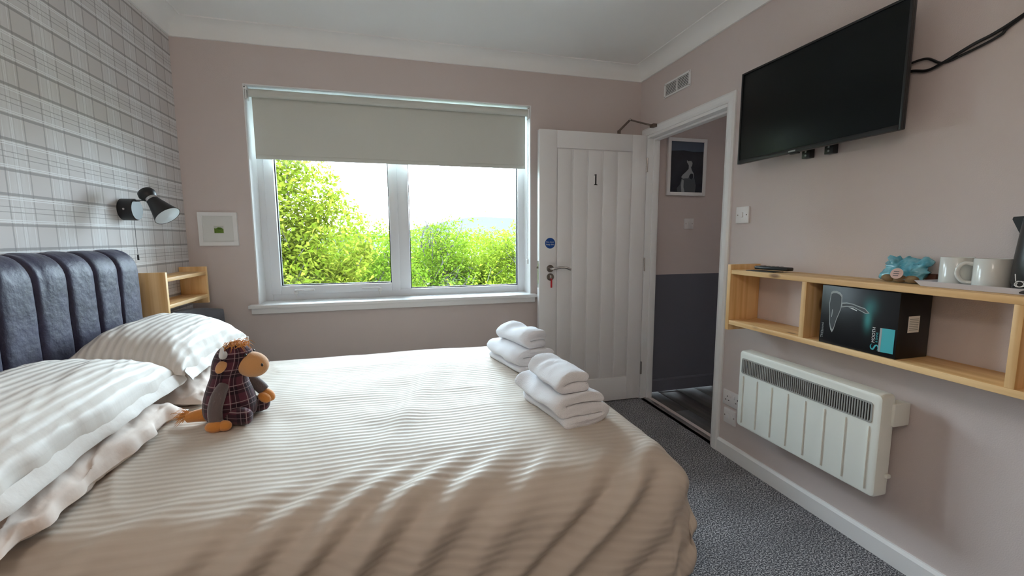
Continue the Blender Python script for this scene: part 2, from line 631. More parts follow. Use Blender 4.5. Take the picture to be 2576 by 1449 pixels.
        if smooth is not None:
            me.polygons.foreach_set('use_smooth', [True] * len(me.polygons))
            if smooth < 179:
                me.set_sharp_from_angle(angle=math.radians(smooth))
        if parent is not None:
            o.parent = parent
        else:
            o.location = org
        ORG[o.name] = tuple(org)
        return o


def xf(V, M):
    M = np.asarray(M)
    return V @ M[:3, :3].T + M[:3, 3]


def frame(o, z, x=(1, 0, 0)):
    """4x4 with local z along z"""
    z = np.asarray(z, float)
    z = z / np.linalg.norm(z)
    x = np.asarray(x, float)
    x = x - z * np.dot(x, z)
    if np.linalg.norm(x) < 1e-6:
        x = np.array([0, 1.0, 0]) - z * z[1]
    x /= np.linalg.norm(x)
    y = np.cross(z, x)
    M = np.eye(4)
    M[:3, 0], M[:3, 1], M[:3, 2], M[:3, 3] = x, y, z, o
    return M


def rotz(a, o=(0, 0, 0)):
    M = np.eye(4)
    c, s = math.cos(a), math.sin(a)
    M[:2, :2] = [[c, -s], [s, c]]
    M[:3, 3] = o
    return M


def tag(o, label, cat, group=None):
    o['label'] = label
    o['category'] = cat
    if group:
        o['group'] = group
    return o


def root(name, loc, label=None, cat=None, group=None):
    o = bpy.data.objects.new(name, None)
    COL.objects.link(o)
    o.location = loc
    o.empty_display_size = 0.05
    ORG[o.name] = tuple(loc)
    if label:
        tag(o, label, cat, group)
    return o


def struct(o):
    o['kind'] = 'structure'
    return o


def B(name, m, parent, x0, x1, y0, y1, z0, z1, b=0.0, smooth=None, seg=2):
    return Geo().box(x0, x1, y0, y1, z0, z1, b, seg).obj(name, m, parent, smooth if smooth is not None else (35 if b > 0 else None))


def text_obj(name, s, size, M, m, parent, align='CENTER', ext=0.0003):
    cu = bpy.data.curves.new(name, 'FONT')
    cu.body = s
    cu.size = size
    cu.align_x = align
    cu.align_y = 'CENTER'
    cu.extrude = ext
    cu.resolution_u = 3
    t = bpy.data.objects.new(name, cu)
    COL.objects.link(t)
    dg = bpy.context.evaluated_depsgraph_get()
    me = bpy.data.meshes.new_from_object(t.evaluated_get(dg))
    bpy.data.objects.remove(t)
    V = np.array([v.co[:] for v in me.vertices])
    F = [tuple(p.vertices) for p in me.polygons]
    bpy.data.meshes.remove(me)
    return Geo().add(xf(V, M), F).obj(name, m, parent, recalc=False)


def spline(pts, n):
    """Catmull-Rom through points"""
    P = np.asarray(pts, float)
    P = np.vstack([2 * P[0] - P[1], P, 2 * P[-1] - P[-2]])
    out = []
    for i in range(1, len(P) - 2):
        for t in np.linspace(0, 1, n, endpoint=False):
            a, b, c, d = P[i - 1:i + 3]
            out.append(0.5 * ((2 * b) + (-a + c) * t + (2 * a - 5 * b + 4 * c - d) * t * t + (-a + 3 * b - 3 * c + d) * t ** 3))
    out.append(P[-2])
    return np.array(out)


# ================================================================== THE ROOM
struct(Geo().box(-0.1, W + 0.045, YR - .1, 0.10, -0.12, 0.0).obj('floor', 'carpet'))
struct(Geo().box(-0.1, W + 0.1, YR - .1, 0.30, H, H + 0.1).obj('ceiling', 'ceiling_white'))
struct(Geo().box(-0.12, 0.0, YR - .1, 0.30, 0.0, H).obj('wall_left', 'wallpaper'))
struct(Geo().box(0.0, W, YR - 0.12, YR, 0.0, H).obj('wall_front', 'rear_paint'))


def holed_wall(name, m, x0, x1, z0, z1, hx0, hx1, hz0, hz1, ya, yb, fn=lambda a, y, z: (a, y, z)):
    """slab in the a-z plane with one rectangular opening"""
    g = Geo()
    V, F = [], []
    for y in (ya, yb):
        for a, z in ((x0, z0), (x1, z0), (x1, z1), (x0, z1), (hx0, hz0), (hx1, hz0), (hx1, hz1), (hx0, hz1)):
            V.append(fn(a, y, z))
    for s in (0, 8):
        for i in range(4):
            j = (i + 1) % 4
            F.append((s + i, s + j, s + 4 + j, s + 4 + i))
    for i in range(4):
        j = (i + 1) % 4
        F.append((i, j, 8 + j, 8 + i))
        F.append((4 + i, 4 + j, 12 + j, 12 + i))
    g.add(V, F)
    return struct(g.obj(name, m))


WX0, WX1, WZ0, WZ1 = 0.356, 2.145, 0.846, 2.170
holed_wall('wall_back', 'wall_paint', 0.0, W + 0.1, 0.0, H, WX0, WX1, WZ0, WZ1, 0.0, 0.30)
DY0, DY1, DZ = -0.925, -0.085, 2.000
holed_wall('wall_right', 'wall_paint', YR, 0.0, 0.0, H, DY0, DY1, -0.0001, DZ, W, W + 0.1, lambda a, y, z: (y, a, z))

# coving: a shallow cove between wall and ceiling, mitred
cp = []
for i in range(9):
    t = i / 8
    a = t * PI / 2
    cp.append((0.012 + 0.088 * (1 - math.cos(a)), ZC + 0.008 + (H - 0.010 - ZC) * math.sin(a)))
cov = [(0.0, ZC), (0.012, ZC), *cp, (0.106, H - 0.006), (0.106, H), (0.0, H)]


def coving(name, fn, l0, l1):
    g = Geo()
    n = len(cov)
    V = [fn(d, l0 + d, z) for d, z in cov] + [fn(d, l1 - d, z) for d, z in cov]
    F = [(i, (i + 1) % n, n + (i + 1) % n, n + i) for i in range(n)]
    g.add(V, F)
    return struct(g.obj(name, 'ceiling_white', smooth=30))


coving('trim_1', lambda d, l, z: (l, -d, z), 0.0, W)
coving('trim_2', lambda d, l, z: (W - d, -l, z), 0.0, -YR)
coving('trim_3', lambda d, l, z: (d, -l, z), 0.0, -YR)

# skirting boards
def skirting(name, fn, l0, l1, h=0.083, m='trim_white'):
    prof = [(0, 0.001), (0.017, 0.001), (0.017, h - 0.012), (0.009, h), (0, h)]
    g = Geo().prism(prof, fn, l0, l1)
    return struct(g.obj(name, m))


skirting('baseboard_right', lambda a, b, d: (W - a, d, b), YR, -0.966)
skirting('baseboard_left', lambda a, b, d: (a, d, b), YR, 0.0)
skirting('baseboard_back', lambda a, b, d: (d, -a, b), 0.02, W - 0.02)

# ------------------------------------------------------------------ hallway beyond the door
HX1 = 4.25
hw = Geo().box(W + 0.1, HX1, 0.0, 0.1, 0.0, H).obj('wall_hall', 'wall_paint')
struct(hw)
Geo().box(W + 0.1, HX1, -0.003, 0.0005, 0.0, 0.957).obj('grey_dado_paint', 'hall_grey', hw)
hs = struct(Geo().box(HX1, HX1 + 0.1, YR, 0.1, 0.0, H).obj('wall_hall_side', 'wall_paint'))
struct(Geo().box(W + 0.1, HX1, YR - .1, YR, 0.0, H).obj('wall_hall_end', 'wall_paint'))
struct(Geo().box(W + 0.1, HX1 + .1, YR, 0.1, H, H + 0.1).obj('ceiling_hall', 'ceiling_white'))
skirting('baseboard_hall', lambda a, b, d: (d, -0.003 - a, b), W + 0.1, HX1, 0.105, 'hall_grey')
fh = struct(Geo().box(W + 0.045, HX1, YR, 0.0, -0.12, -0.012).obj('floor_hall', 'black_void'))
k = 0
for i in range(7):
    xa = W + 0.048 + i * 0.172
    ys = YR + (0.35 * i) % 1.1 - 1.1
    while ys < 0:
        ya, yb = max(ys, -1.9), min(ys + 1.15, -0.004)
        if yb > -1.9 + 0.05:
            B('floor_plank', 'laminate', fh, xa + 0.001, min(xa + 0.171, HX1), ya + 0.001, yb - 0.001, -0.0115, -0.001 - 0.0004 * (i % 2), 0.0012)
        ys += 1.15
struct(B('trim_4', 'threshold_metal', None, W + 0.028, W + 0.062, -0.905, -0.105, -0.004, 0.006, 0.003))

# ------------------------------------------------------------------ door frame
fr = struct(root('trim_5', (W, -0.5, 0)))
B('lining', 'trim_white', fr, W - 0.004, W + 0.102, DY0 - 0.001, DY0 + 0.028, 0, DZ + 0.0, 0.002)
B('lining', 'trim_white', fr, W - 0.004, W + 0.102, DY1 - 0.028, DY1 + 0.001, 0, DZ + 0.0, 0.002)
B('lining', 'trim_white', fr, W - 0.004, W + 0.102, DY0 + .028, DY1 - .028, DZ - 0.030, DZ + 0.001, 0.002)
B('door_stop', 'trim_white', fr, W + 0.045, W + 0.09, DY0 + .028, DY0 + .041, 0, DZ - 0.03, 0.002)
B('door_stop', 'trim_white', fr, W + 0.045, W + 0.09, DY1 - .041, DY1 - .028, 0, DZ - 0.03, 0.002)
B('door_stop', 'trim_white', fr, W + 0.045, W + 0.09, DY0 + .041, DY1 - .041, DZ - 0.043, DZ - 0.03, 0.002)
ap = [(0.0, 0.0), (0.0, 0.012), (0.014, 0.018), (0.040, 0.018), (0.052, 0.010), (0.052, 0.0)]   # from the opening outwards
def arch(poly, fn, a0, a1, m0, m1):
    """moulding with mitred ends: m0/m1 = slope of the end against the profile width"""
    n = len(poly)
    V = [fn(w, d, a0 + m0 * w) for w, d in poly] + [fn(w, d, a1 + m1 * w) for w, d in poly]
    F = [(i, (i + 1) % n, n + (i + 1) % n, n + i) for i in range(n)] + [tuple(range(n)), tuple(range(n, 2 * n))]
    return Geo().add(V, F).obj('architrave', 'trim_white', fr)
oy0, oy1, oz = DY0 + 0.012, DY1 - 0.012, DZ - 0.012
arch(ap, lambda w, d, s: (W - d, oy0 - w, s), 0.0, oz, 0, 1)
arch(ap, lambda w, d, s: (W - d, min(oy1 + w, -.001), s), 0.0, oz, 0, 1)
arch(ap, lambda w, d, s: (W - d, min(s, -.001), oz + w), oy0, oy1, -1, 1)

# ------------------------------------------------------------------ the door, opened against the window wall
DX0, DX1, DF, DB = 2.171, 2.997, -0.112, -0.068
door = struct(root('door_1', ((DX0 + DX1) / 2, (DF + DB) / 2, 0.008)))
dz0, dz1 = 0.008, 1.990
PX = [2.300, 2.4175, 2.5335, 2.6495, 2.7655, 2.8825]
PZ0, PZ1 = 0.190, 1.872
B('stile', 'door_white', door, DX0, PX[0], DF, DB, dz0, dz1, 0.0025)
B('stile', 'door_white', door, PX[-1], DX1, DF, DB, dz0, dz1, 0.0025)
B('rail', 'door_white', door, PX[0], PX[-1], DF, DB, PZ1, dz1, 0.0025)
B('rail', 'door_white', door, PX[0], PX[-1], DF, DB, dz0, PZ0, 0.0025)
B('core_panel', 'trim_white', door, PX[0] - .003, PX[-1] + .003, DF + 0.0125, DB - 0.004, PZ0 - .003, PZ1 + .003)
for a, b_ in zip(PX[:-1], PX[1:]):
    B('plank', 'door_white', door, a + 0.0055, b_ - 0.0055, DF + 0.003, DF + 0.014, PZ0 + 0.0055, PZ1 - 0.0055, 0.0045)
for z in (0.25, 1.05, 1.78):
    g = Geo().tube([(DX1 + .004, DF - .006, z - .05), (DX1 + .004, DF - .006, z + .05)], 0.006, 10)
    g.box(DX1 - .001, DX1 + .002, DF, DB, z - .05, z + .05)
    g.obj('hinge', 'chrome', door, 40)
# the numeral 1 (serif)
one = [(-.0085, -.038), (.0105, -.038), (.0105, -.0345), (.0045, -.032), (.0045, .038), (.0015, .038), (-.0095, .0325), (-.0088, .0295), (-.0025, .0315), (-.0025, -.032), (-.0085, -.0345)]
Geo().prism(one, lambda a, b, d: (2.594 + a * 1.35, DF + .003 + d, 1.664 + b), -0.003, 0.0).obj('numeral', 'black_satin', door)
# round blue fire-door sign
g = Geo().lathe([(0.0, 0), (0.040, 0), (0.040, 0.0012), (0.0, 0.0012)], 40, frame((2.251, DF - 0.0002, 1.215), (0, -1, 0)))
g.obj('sign_rim', 'print_white', door, 30)
sg = Geo().lathe([(0.0, 0), (0.0375, 0), (0.0375, 0.0018), (0.0, 0.0018)], 40, frame((2.251, DF - 0.0002, 1.215), (0, -1, 0))).obj('fire_sign', 'sign_blue', door, 30)
tM = np.eye(4); tM[:3, 0], tM[:3, 1], tM[:3, 2] = (1, 0, 0), (0, 0, 1), (0, -1, 0)
def tmat(o):
    M = tM.copy(); M[:3, 3] = o; return M
text_obj('sign_text', 'Fire door', 0.0155, tmat((2.251, DF - 0.0025, 1.2235)), 'print_white', sg)
text_obj('sign_text', 'keep shut', 0.0155, tmat((2.251, DF - 0.0025, 1.2065)), 'print_white', sg)
# lever handle
hx, hz = 2.252, 1.036
h = Geo().lathe([(0.0, 0), (0.026, 0), (0.026, 0.006), (0.023, 0.0085), (0.0, 0.0085)], 32, frame((hx, DF, hz), (0, -1, 0))).obj('door_handle', 'dark_chrome', door, 30)
lp = spline([(hx, DF - .004, hz), (hx, DF - .040, hz), (hx + .012, DF - .052, hz + .001), (hx + .055, DF - .054, hz + .009), (hx + .095, DF - .053, hz + .008), (hx + .137, DF - .050, hz - .006)], 6)
Geo().tube(lp, [0.0095] * (len(lp)), 14).obj('lever', 'chrome', h, 50)
Geo().lathe([(0.0, 0), (0.026, 0), (0.026, 0.006), (0.023, 0.0085), (0.0, 0.0085)], 32, frame((hx + .001, DF, hz - .060), (0, -1, 0))).obj('lock_escutcheon', 'dark_chrome', door, 30)
Geo().box(hx - .005, hx + .007, DF - .012, DF - .004, hz - .075, hz - .045, .002).obj('lock_cylinder', 'chrome', door, 40)
g = Geo().box(DX0 - .0015, DX0 + .001, DF + .012, DF + .034, 0.90, 1.09)
g.obj('latch_plate', 'chrome', door)
Geo().box(DX0 - .012, DX0, DF + .016, DF + .030, 1.036, 1.052, .002).obj('latch_bolt', 'brown_metal', door)
# overhead closer on the far face with its folding arm
Geo().box(2.62, 2.84, DB, DB + .045, 1.935, 1.987, .005).obj('closer_body', 'chrome', door, 35)
Geo().box(2.795, 2.815, DB + .012, DB + .032, 1.985, 2.030, .002).obj('closer_spindle', 'brown_metal', door, 35)
pa, pb_, pc = np.array((2.805, -.045, 2.026)), np.array((2.888, -.055, 2.107)), np.array((2.985, -.225, 2.028))
Geo().tube([pa, pb_], 0.0075, 8).obj('closer_arm', 'brown_metal', door, 50)
Geo().tube([pb_, pc], 0.0060, 8).obj('closer_arm', 'brown_metal', door, 50)
Geo().ball(pb_, (.010, .010, .010)).obj('arm_joint', 'chrome', door, 180)
Geo().box(2.955, W - 0.018, -.250, -.205, 2.018, 2.040, .003).obj('closer_bracket', 'brown_metal', door, 35)
# key with red fob hanging in the lock
kt = root('key_with_fob', (hx + .001, DF - .014, hz - .115), 'red plastic key fob hanging from the lock of the white panelled door', 'key')
Geo().box(hx, hx + .003, DF - .030, DF - .0125, hz - .072, hz - .052, .001).obj('key', 'chrome', kt, 35)
Geo().box(hx - .004, hx + .008, DF - .026, DF - .0225, hz - .135, hz - .068, .0015).obj('fob', 'red_fob', kt, 35)

# ------------------------------------------------------------------ window
FY = 0.150      # inner face of the frame
win = struct(root('window_1', ((WX0 + WX1) / 2, FY, WZ0)))
g = Geo()
def rail_frame(parent, name, m, x0, x1, z0, z1, wl, wr, wb, wt, y0, y1, b=0.004):
    B(name, m, parent, x0, x0 + wl, y0, y1, z0, z1, b)
    B(name, m, parent, x1 - wr, x1, y0, y1, z0, z1, b)
    B(name, m, parent, x0 + wl, x1 - wr, y0, y1, z0, z0 + wb, b)
    B(name, m, parent, x0 + wl, x1 - wr, y0, y1, z1 - wt, z1, b)
# outer frame and centre mullion
rail_frame(win, 'frame_member', 'pvc_white', WX0, WX1, WZ0, WZ1, 0.050, 0.054, 0.050, 0.05, FY, FY + 0.07)
B('mullion', 'pvc_white', win, 1.214, 1.296, FY, FY + 0.07, WZ0 + .05, WZ1 - .05, 0.004)
# opening sash on the left, proud of the frame
sx0, sx1, sz0, sz1 = 0.400, 1.222, 0.888, 2.128
sash = B('sash_stile', 'pvc_white', win, sx0, sx0 + .058, FY - .014, FY + .05, sz0, sz1, .004)
B('sash_stile', 'pvc_white', win, sx1 - .058, sx1, FY - .014, FY + .05, sz0, sz1, .004)
B('sash_rail', 'pvc_white', win, sx0 + .058, sx1 - .058, FY - .014, FY + .05, sz0, sz0 + .056, .004)
B('sash_rail', 'pvc_white', win, sx0 + .058, sx1 - .058, FY - .014, FY + .05, sz1 - .056, sz1, .004)
# black gaskets and panes
def pane(x0, x1, z0, z1, y):
    t = .006
    g = Geo().box(x0, x0 + t, y, y + .022, z0, z1).box(x1 - t, x1, y, y + .022, z0, z1)
    g.box(x0 + t, x1 - t, y, y + .022, z0, z0 + t).box(x0 + t, x1 - t, y, y + .022, z1 - t, z1)
    g.obj('gasket', 'gasket', win)
    Geo().box(x0 + .002, x1 - .002, y + .012, y + .018, z0 + .002, z1 - .002).obj('pane', 'glass', win)
pane(sx0 + .058, sx1 - .058, sz0 + .056, sz1 - .056, FY + .012)
pane(1.296, WX1 - .054, WZ0 + .050, WZ1 - .05, FY + .022)
# two sash handles
for hx_, s in ((0.548, 1), (1.082, -1)):
    hn = Geo().box(hx_ - .013, hx_ + .013, FY - .024, FY - .012, 0.888, 0.915, .003).obj('sash_handle', 'plastic_white', win, 35)
    hp = [(hx_, FY - .018, .905), (hx_, FY - .036, .915), (hx_ + s * .03, FY - .040, .918), (hx_ + s * .115, FY - .036, .916)]
    Geo().tube(spline(hp, 5), 0.0065, 10).obj('handle_lever', 'plastic_white', hn, 50)
    Geo().box(hx_ - .004, hx_ + .004, FY - .020, FY - .010, .868, .893, .002).obj('handle_tongue', 'plastic_white', hn, 35)
# plastered white reveal linings and window board
rv = struct(root('trim_6', (WX0, 0, WZ0)))
B('reveal', 'trim_white', rv, WX0 - .0005, WX0 + .006, 0.0, FY, WZ0, WZ1)
B('reveal', 'trim_white', rv, WX1 - .006, WX1 + .0005, 0.0, FY, WZ0, WZ1)
B('reveal', 'trim_white', rv, WX0 + .006, WX1 - .006, 0.0, FY, WZ1 - .006, WZ1 + .0005)
sill = struct(root('trim_7', (1.25, 0, 0.80)))
B('window_board', 'trim_white', sill, 0.311, 2.180, -0.052, FY - .001, 0.826, 0.8475, .003)
B('board_moulding', 'trim_white', sill, 0.324, 2.166, -0.036, 0.002, 0.791, 0.826, .003)

# ------------------------------------------------------------------ roller blind
bl = root('roller_blind', (1.25, .04, 1.75), 'pale grey-green roller blind half lowered over the wide window', 'blind')
BX0, BX1, BY = 0.384, 2.122, 0.054
g = Geo().tube([(BX0 - .006, .031, 2.128), (BX1 + .006, .031, 2.128)], 0.0235, 28)
g.obj('roll', 'blind_fabric', bl, 60)
P = np.zeros((2, 40, 3))
zz = np.linspace(1.752, 2.126, 40)
fabric = Geo().box(BX0 + .002, BX1 - .004, BY - .0012, BY, 1.752, 2.130).obj('fabric', 'blind_fabric', bl)
B('bottom_bar', 'blind_fabric', fabric, BX0 + .002, BX1 - .004, BY - .005, BY + .004, 1.745, 1.772, .003)
for x in (WX0 + .012, WX1 - .012):
    br = Geo().box(x - .004, x + .004, 0.002, .060, 2.085, 2.160, .003).obj('bracket', 'plastic_white', bl, 35)
    Geo().box(x - .008, x + .008, 0.000, .030, 2.140, 2.162, .003).obj('bracket_plate', 'plastic_white', br, 35)
    Geo().tube([(x - .004, -.0005, 2.152), (x - .004, .002, 2.152)], .0035, 8).obj('screw', 'gasket', br)
cpth = [(WX1 - .016, .012, 2.12), (WX1 - .016, .010, 1.8), (WX1 - .018, .010, 1.3), (WX1 - .020, .012, 1.10), (WX1 - .020, .018, 1.085), (WX1 - .020, .026, 1.10), (WX1 - .018, .030, 1.4), (WX1 - .016, .030, 2.12)]
Geo().tube(cpth, 0.0016, 6).obj('pull_chain', 'plastic_white', bl, 60)
B('chain_tensioner', 'plastic_white', bl, WX1 - .026, WX1 - .014, .006, .030, 1.065, 1.10, .003)

# ------------------------------------------------------------------ ventilation grille above the door
vt = root('air_vent', (W, -.436, 2.19), 'small white louvred air vent high on the wall above the doorway', 'vent')
vy0, vy1, vz0, vz1 = -0.572, -0.300, 2.190, 2.285
B('backing', 'print_dark', vt, W - .002, W + .0, vy0 + .005, vy1 - .005, vz0 + .005, vz1 - .005)  # dark sheet painted in for the shade between the slats
for a in ((vy0, vy1, vz1 - .013, vz1), (vy0, vy1, vz0, vz0 + .013), (vy0, vy0 + .018, vz0 + .013, vz1 - .013), (vy1 - .018, vy1, vz0 + .013, vz1 - .013), (-.443, -.430, vz0 + .013, vz1 - .013)):
    B('vent_frame', 'plastic_white', vt, W - .008, W, *a, .0015)
for i in range(7):
    z = vz0 + .019 + i * .0095
    for ya, yb in ((vy0 + .018, -.443), (-.430, vy1 - .018)):
        g = Geo().box(W - .0072, W - .0045, ya, yb, z - .0024, z + .0024, .0008, 1)
        g.obj('slat', 'plastic_white', vt)
for y in (vy0 + .007, vy1 - .007):
    for z in (vz0 + .007, vz1 - .007):
        Geo().tube([(W - .0085, y, z), (W - .007, y, z)], .003, 8).obj('screw', 'brown_metal', vt)

# ------------------------------------------------------------------ added fill lights, unseen: opal globe in the room, opal disc in the hall
def opal(name, col, strength):
    mo = bpy.data.materials.new(name); mo.use_nodes = True
    b = mo.node_tree.nodes['Principled BSDF']
    b.inputs['Base Color'].default_value = (.8, .78, .75, 1)
    b.inputs['Emission Color'].default_value = (*col, 1)
    b.inputs['Emission Strength'].default_value = strength
    MATS[name] = mo
opal('fill_globe', (1.0, .87, .77), 0.90)
opal('fill_disc', (1.0, .93, .88), 0.28)
GL = (.95, -3.10, H - .001)  # added globe brightens the room from out of view
cl = root('fill_light', (GL[0], GL[1], H - .58), 'opal globe added as unseen fill light beside the camera', 'lamp')
Geo().lathe([(0, 0), (.055, 0), (.055, -.018), (.03, -.024), (0, -.024)], 32, frame(GL, (0, 0, 1))).obj('fill_mount', 'trim_white', cl, 30)
Geo().tube([(GL[0], GL[1], H - .02), (GL[0], GL[1], H - .33)], .008, 12).obj('stem', 'chrome', cl, 40)
Geo().ball((GL[0], GL[1], H - .45), (.13, .13, .13), None, 32, 20).obj('globe', 'fill_globe', cl, 180)
cl2 = root('fill_light', (3.68, -1.3, H - .08), 'round opal disc added as unseen fill light in the hallway', 'lamp')  # added to brighten the hall, out of view
Geo().lathe([(0, 0), (.16, 0), (.16, -.02), (0, -.02)], 40, frame((3.68, -1.3, H - .001), (0, 0, 1))).obj('base_plate', 'trim_white', cl2, 30)
Geo().lathe([(.15, -.021), (.145, -.045), (.11, -.068), (.05, -.078), (.0005, -.080)], 40, frame((3.68, -1.3, H - .001), (0, 0, 1))).obj('diffuser', 'fill_disc', cl2, 60)

# ------------------------------------------------------------------ switches and sockets
def plate_on_right(o, y0, y1, z0, z1):
    return Geo().box(W - .010, W, y0, y1, z0, z1, .0025).obj('plate', 'switch_white', o, 35)
def screw_r(o, y, z):
    Geo().tube([(W - .0112, y, z), (W - .0085, y, z)], .0032, 10).obj('screw', 'brown_metal', o)
s1 = root('light_switch', (W, -1.055, 1.326), 'white single light switch on the wall between doorway and television', 'switch', 'light switches')
plate_on_right(s1, -1.099, -1.011, 1.326, 1.414)
Geo().box(W - .014, W - .006, -1.062, -1.048, 1.358, 1.384, .002).obj('rocker', 'switch_white', s1, 35)
screw_r(s1, -1.025, 1.370); screw_r(s1, -1.085, 1.370)
s2 = root('light_switch', (3.460, 0, 1.317), 'small light switch on the hallway wall below the dog picture', 'switch', 'light switches')
Geo().box(3.418, 3.504, -.0095, 0.0, 1.317, 1.400, .0025).obj('plate', 'switch_white', s2, 35)
Geo().box(3.454, 3.468, -.0135, -.006, 1.346, 1.370, .002).obj('rocker', 'switch_white', s2, 35)
for x in (3.432, 3.490):
    Geo().tube([(x, -.0108, 1.358), (x, -.0085, 1.358)], .003, 8).obj('screw', 'brown_metal', s2)
so = root('wall_socket', (W, -1.055, .300), 'white double wall socket half hidden behind the heater', 'socket')
plate_on_right(so, -1.132, -.988, .300, .386)
for yy_ in (-1.022, -1.098):
    for dy, dz_, a, b_ in ((0, .015, .0022, .004), (-.011, -.006, .004, .0022), (.011, -.006, .004, .0022)):
        B('socket_hole', 'black_void', so, W - .0106, W - .0095, yy_ + dy - a, yy_ + dy + a, .337 + dz_ - b_, .337 + dz_ + b_)
    Geo().box(W - .0145, W - .008, yy_ - .028 if yy_ > -1.05 else yy_ + .020, yy_ - .020 if yy_ > -1.05 else yy_ + .028, .350, .368, .0015).obj('rocker', 'switch_white', so, 35)
sp = root('fused_spur', (W, -1.04, .196), 'white switched fuse outlet low on the wall beside the heater', 'switch')
plate_on_right(sp, -1.087, -1.001, .196, .282)
Geo().box(W - .0145, W - .008, -1.070, -1.058, .232, .252, .0015).obj('rocker', 'switch_white', sp, 35)
Geo().box(W - .012, W - .008, -1.042, -1.022, .228, .250, .001).obj('fuse_holder', 'switch_white', sp, 35)
screw_r(sp, -1.010, .240); screw_r(sp, -1.079, .240)

# ------------------------------------------------------------------ pictures
pc1 = root('picture_frame', (.173, 0, 1.216), 'small white framed print of green fields hung left of the window', 'picture')
px0, px1, pz0, pz1 = 0.071, 0.276, 1.216, 1.414
for a in ((px0, px1, pz1 - .021, pz1), (px0, px1, pz0, pz0 + .021)):
    g = Geo().prism([(a[0], a[2]), (a[1], a[2]), (a[1] - (.021 if a[2] == pz0 else 0), a[3]), (a[0] + (.021 if a[2] == pz0 else 0), a[3])] if a[2] == pz0 else
                    [(a[0] + .021, a[2]), (a[1] - .021, a[2]), (a[1], a[3]), (a[0], a[3])], lambda u, v, d: (u, d, v), -.020, -.001)
    g.obj('frame_side', 'trim_white', pc1)
for a in ((px0, px0 + .021), (px1, px1 - .021)):
    Geo().prism([(a[0], pz0), (a[1], pz0 + .021), (a[1], pz1 - .021), (a[0], pz1)], lambda u, v, d: (u, d, v), -.020, -.001).obj('frame_side', 'trim_white', pc1)
B('mount', 'mat_board', pc1, px0 + .015, px1 - .015, -.010, -.001, pz0 + .015, pz1 - .015)
B('print_border', 'paper_cream', pc1, .147, .204, -.0106, -.010, 1.287, 1.338)
pr = B('print', 'sky_print', pc1, .151, .200, -.0112, -.0106, 1.291, 1.333)
Geo().prism([(.151, 1.291), (.2, 1.291), (.2, 1.314), (.188, 1.324), (.172, 1.326), (.160, 1.319), (.151, 1.321)], lambda u, v, d: (u, d, v), -.0116, -.0112).obj('printed_fields', 'grass_print', pr)
pc2 = root('picture_frame', (3.417, 0, 1.577), 'white framed photograph of a black and white dog on the hallway wall', 'picture')
qx0, qx1, qz0, qz1 = 3.243, 3.591, 1.577, 2.013
for a in ((qx0, qx0 + .026, qz0, qz1), (qx1 - .026, qx1, qz0, qz1), (qx0 + .026, qx1 - .026, qz0, qz0 + .026), (qx0 + .026, qx1 - .026, qz1 - .026, qz1)):
    B('frame_side', 'trim_white', pc2, a[0], a[1], -.022, -.001, a[2], a[3], .002)
ph = B('photograph', 'photo_dark', pc2, qx0 + .024, qx1 - .024, -.012, -.001, qz0 + .024, qz1 - .024)
def onph(pts, name, m, d):
    # pts in the photo's own 0..1 frame
    x0, x1, z0, z1 = qx0 + .026, qx1 - .026, qz0 + .026, qz1 - .026
    Geo().prism([(x0 + u * (x1 - x0), z1 - v * (z1 - z0)) for u, v in pts], lambda a, b, dd: (a, dd, b), -.012 - d, -.012).obj(name, m, ph)
onph([(0, 0), (1, 0), (1, .18), (.7, .19), (.4, .17), (0, .19)], 'printed_sky', 'photo_sky', .0004)
onph([(.24, 1), (.22, .92), (.30, .86), (.36, .72), (.55, .66), (.75, .72), (.80, .86), (.78, 1)], 'printed_chest', 'photo_grey', .0006)
onph([(.34, .70), (.40, .64), (.47, .60), (.56, .53), (.56, .46), (.50, .40), (.50, .36), (.54, .38), (.57, .375), (.63, .37), (.67, .41), (.66, .46), (.63, .50), (.66, .56), (.72, .62), (.73, .70), (.70, .72), (.66, .64), (.60, .66), (.55, .72), (.47, .72), (.40, .73)], 'printed_blaze', 'photo_white', .0010)
onph([(.36, .74), (.42, .76), (.42, .90), (.46, 1), (.36, 1), (.34, .86)], 'printed_fur', 'photo_white', .0009)
onph([(.58, .67), (.63, .62), (.70, .63), (.71, .70), (.66, .74), (.60, .72)], 'printed_nose', 'photo_dark', .0013)

# ------------------------------------------------------------------ television
tv = root('television', (W - .1, -1.49, 1.62), 'black flat screen television mounted high on the wall', 'television')
ty0, ty1, tz0, tz1 = -1.858, -1.120, 1.618, 2.054
B('casing', 'black_plastic', tv, W - .112, W - .096, ty0, ty1, tz0, tz1, .004)
Geo().box(W - .097, W - .035, ty0 + .10, ty1 - .10, tz0 + .02, tz1 - .10, .012).obj('rear_housing', 'black_plastic', tv, 35)
B('screen', 'tv_glass', tv, W - .1145, W - .111, ty0 + .009, ty1 - .009, tz0 + .018, tz1 - .009, .0008)
rail_b = .009
B('bezel', 'black_satin', tv, W - .118, W - .110, ty0, ty0 + rail_b, tz0, tz1, .0015)
B('bezel', 'black_satin', tv, W - .118, W - .110, ty1 - rail_b, ty1, tz0, tz1, .0015)
B('bezel', 'black_satin', tv, W - .118, W - .110, ty0 + rail_b, ty1 - rail_b, tz1 - rail_b, tz1, .0015)
B('bezel', 'black_satin', tv, W - .119, W - .110, ty0 + rail_b, ty1 - rail_b, tz0, tz0 + .018, .003)
B('logo_badge', 'print_grey', tv, W - .1205, W - .118, -1.452, -1.418, tz0 + .004, tz0 + .010)
B('sensor_window', 'black_plastic', tv, W - .116, W - .100, -1.46, -1.42, tz0 - .006, tz0 + .001, .002)
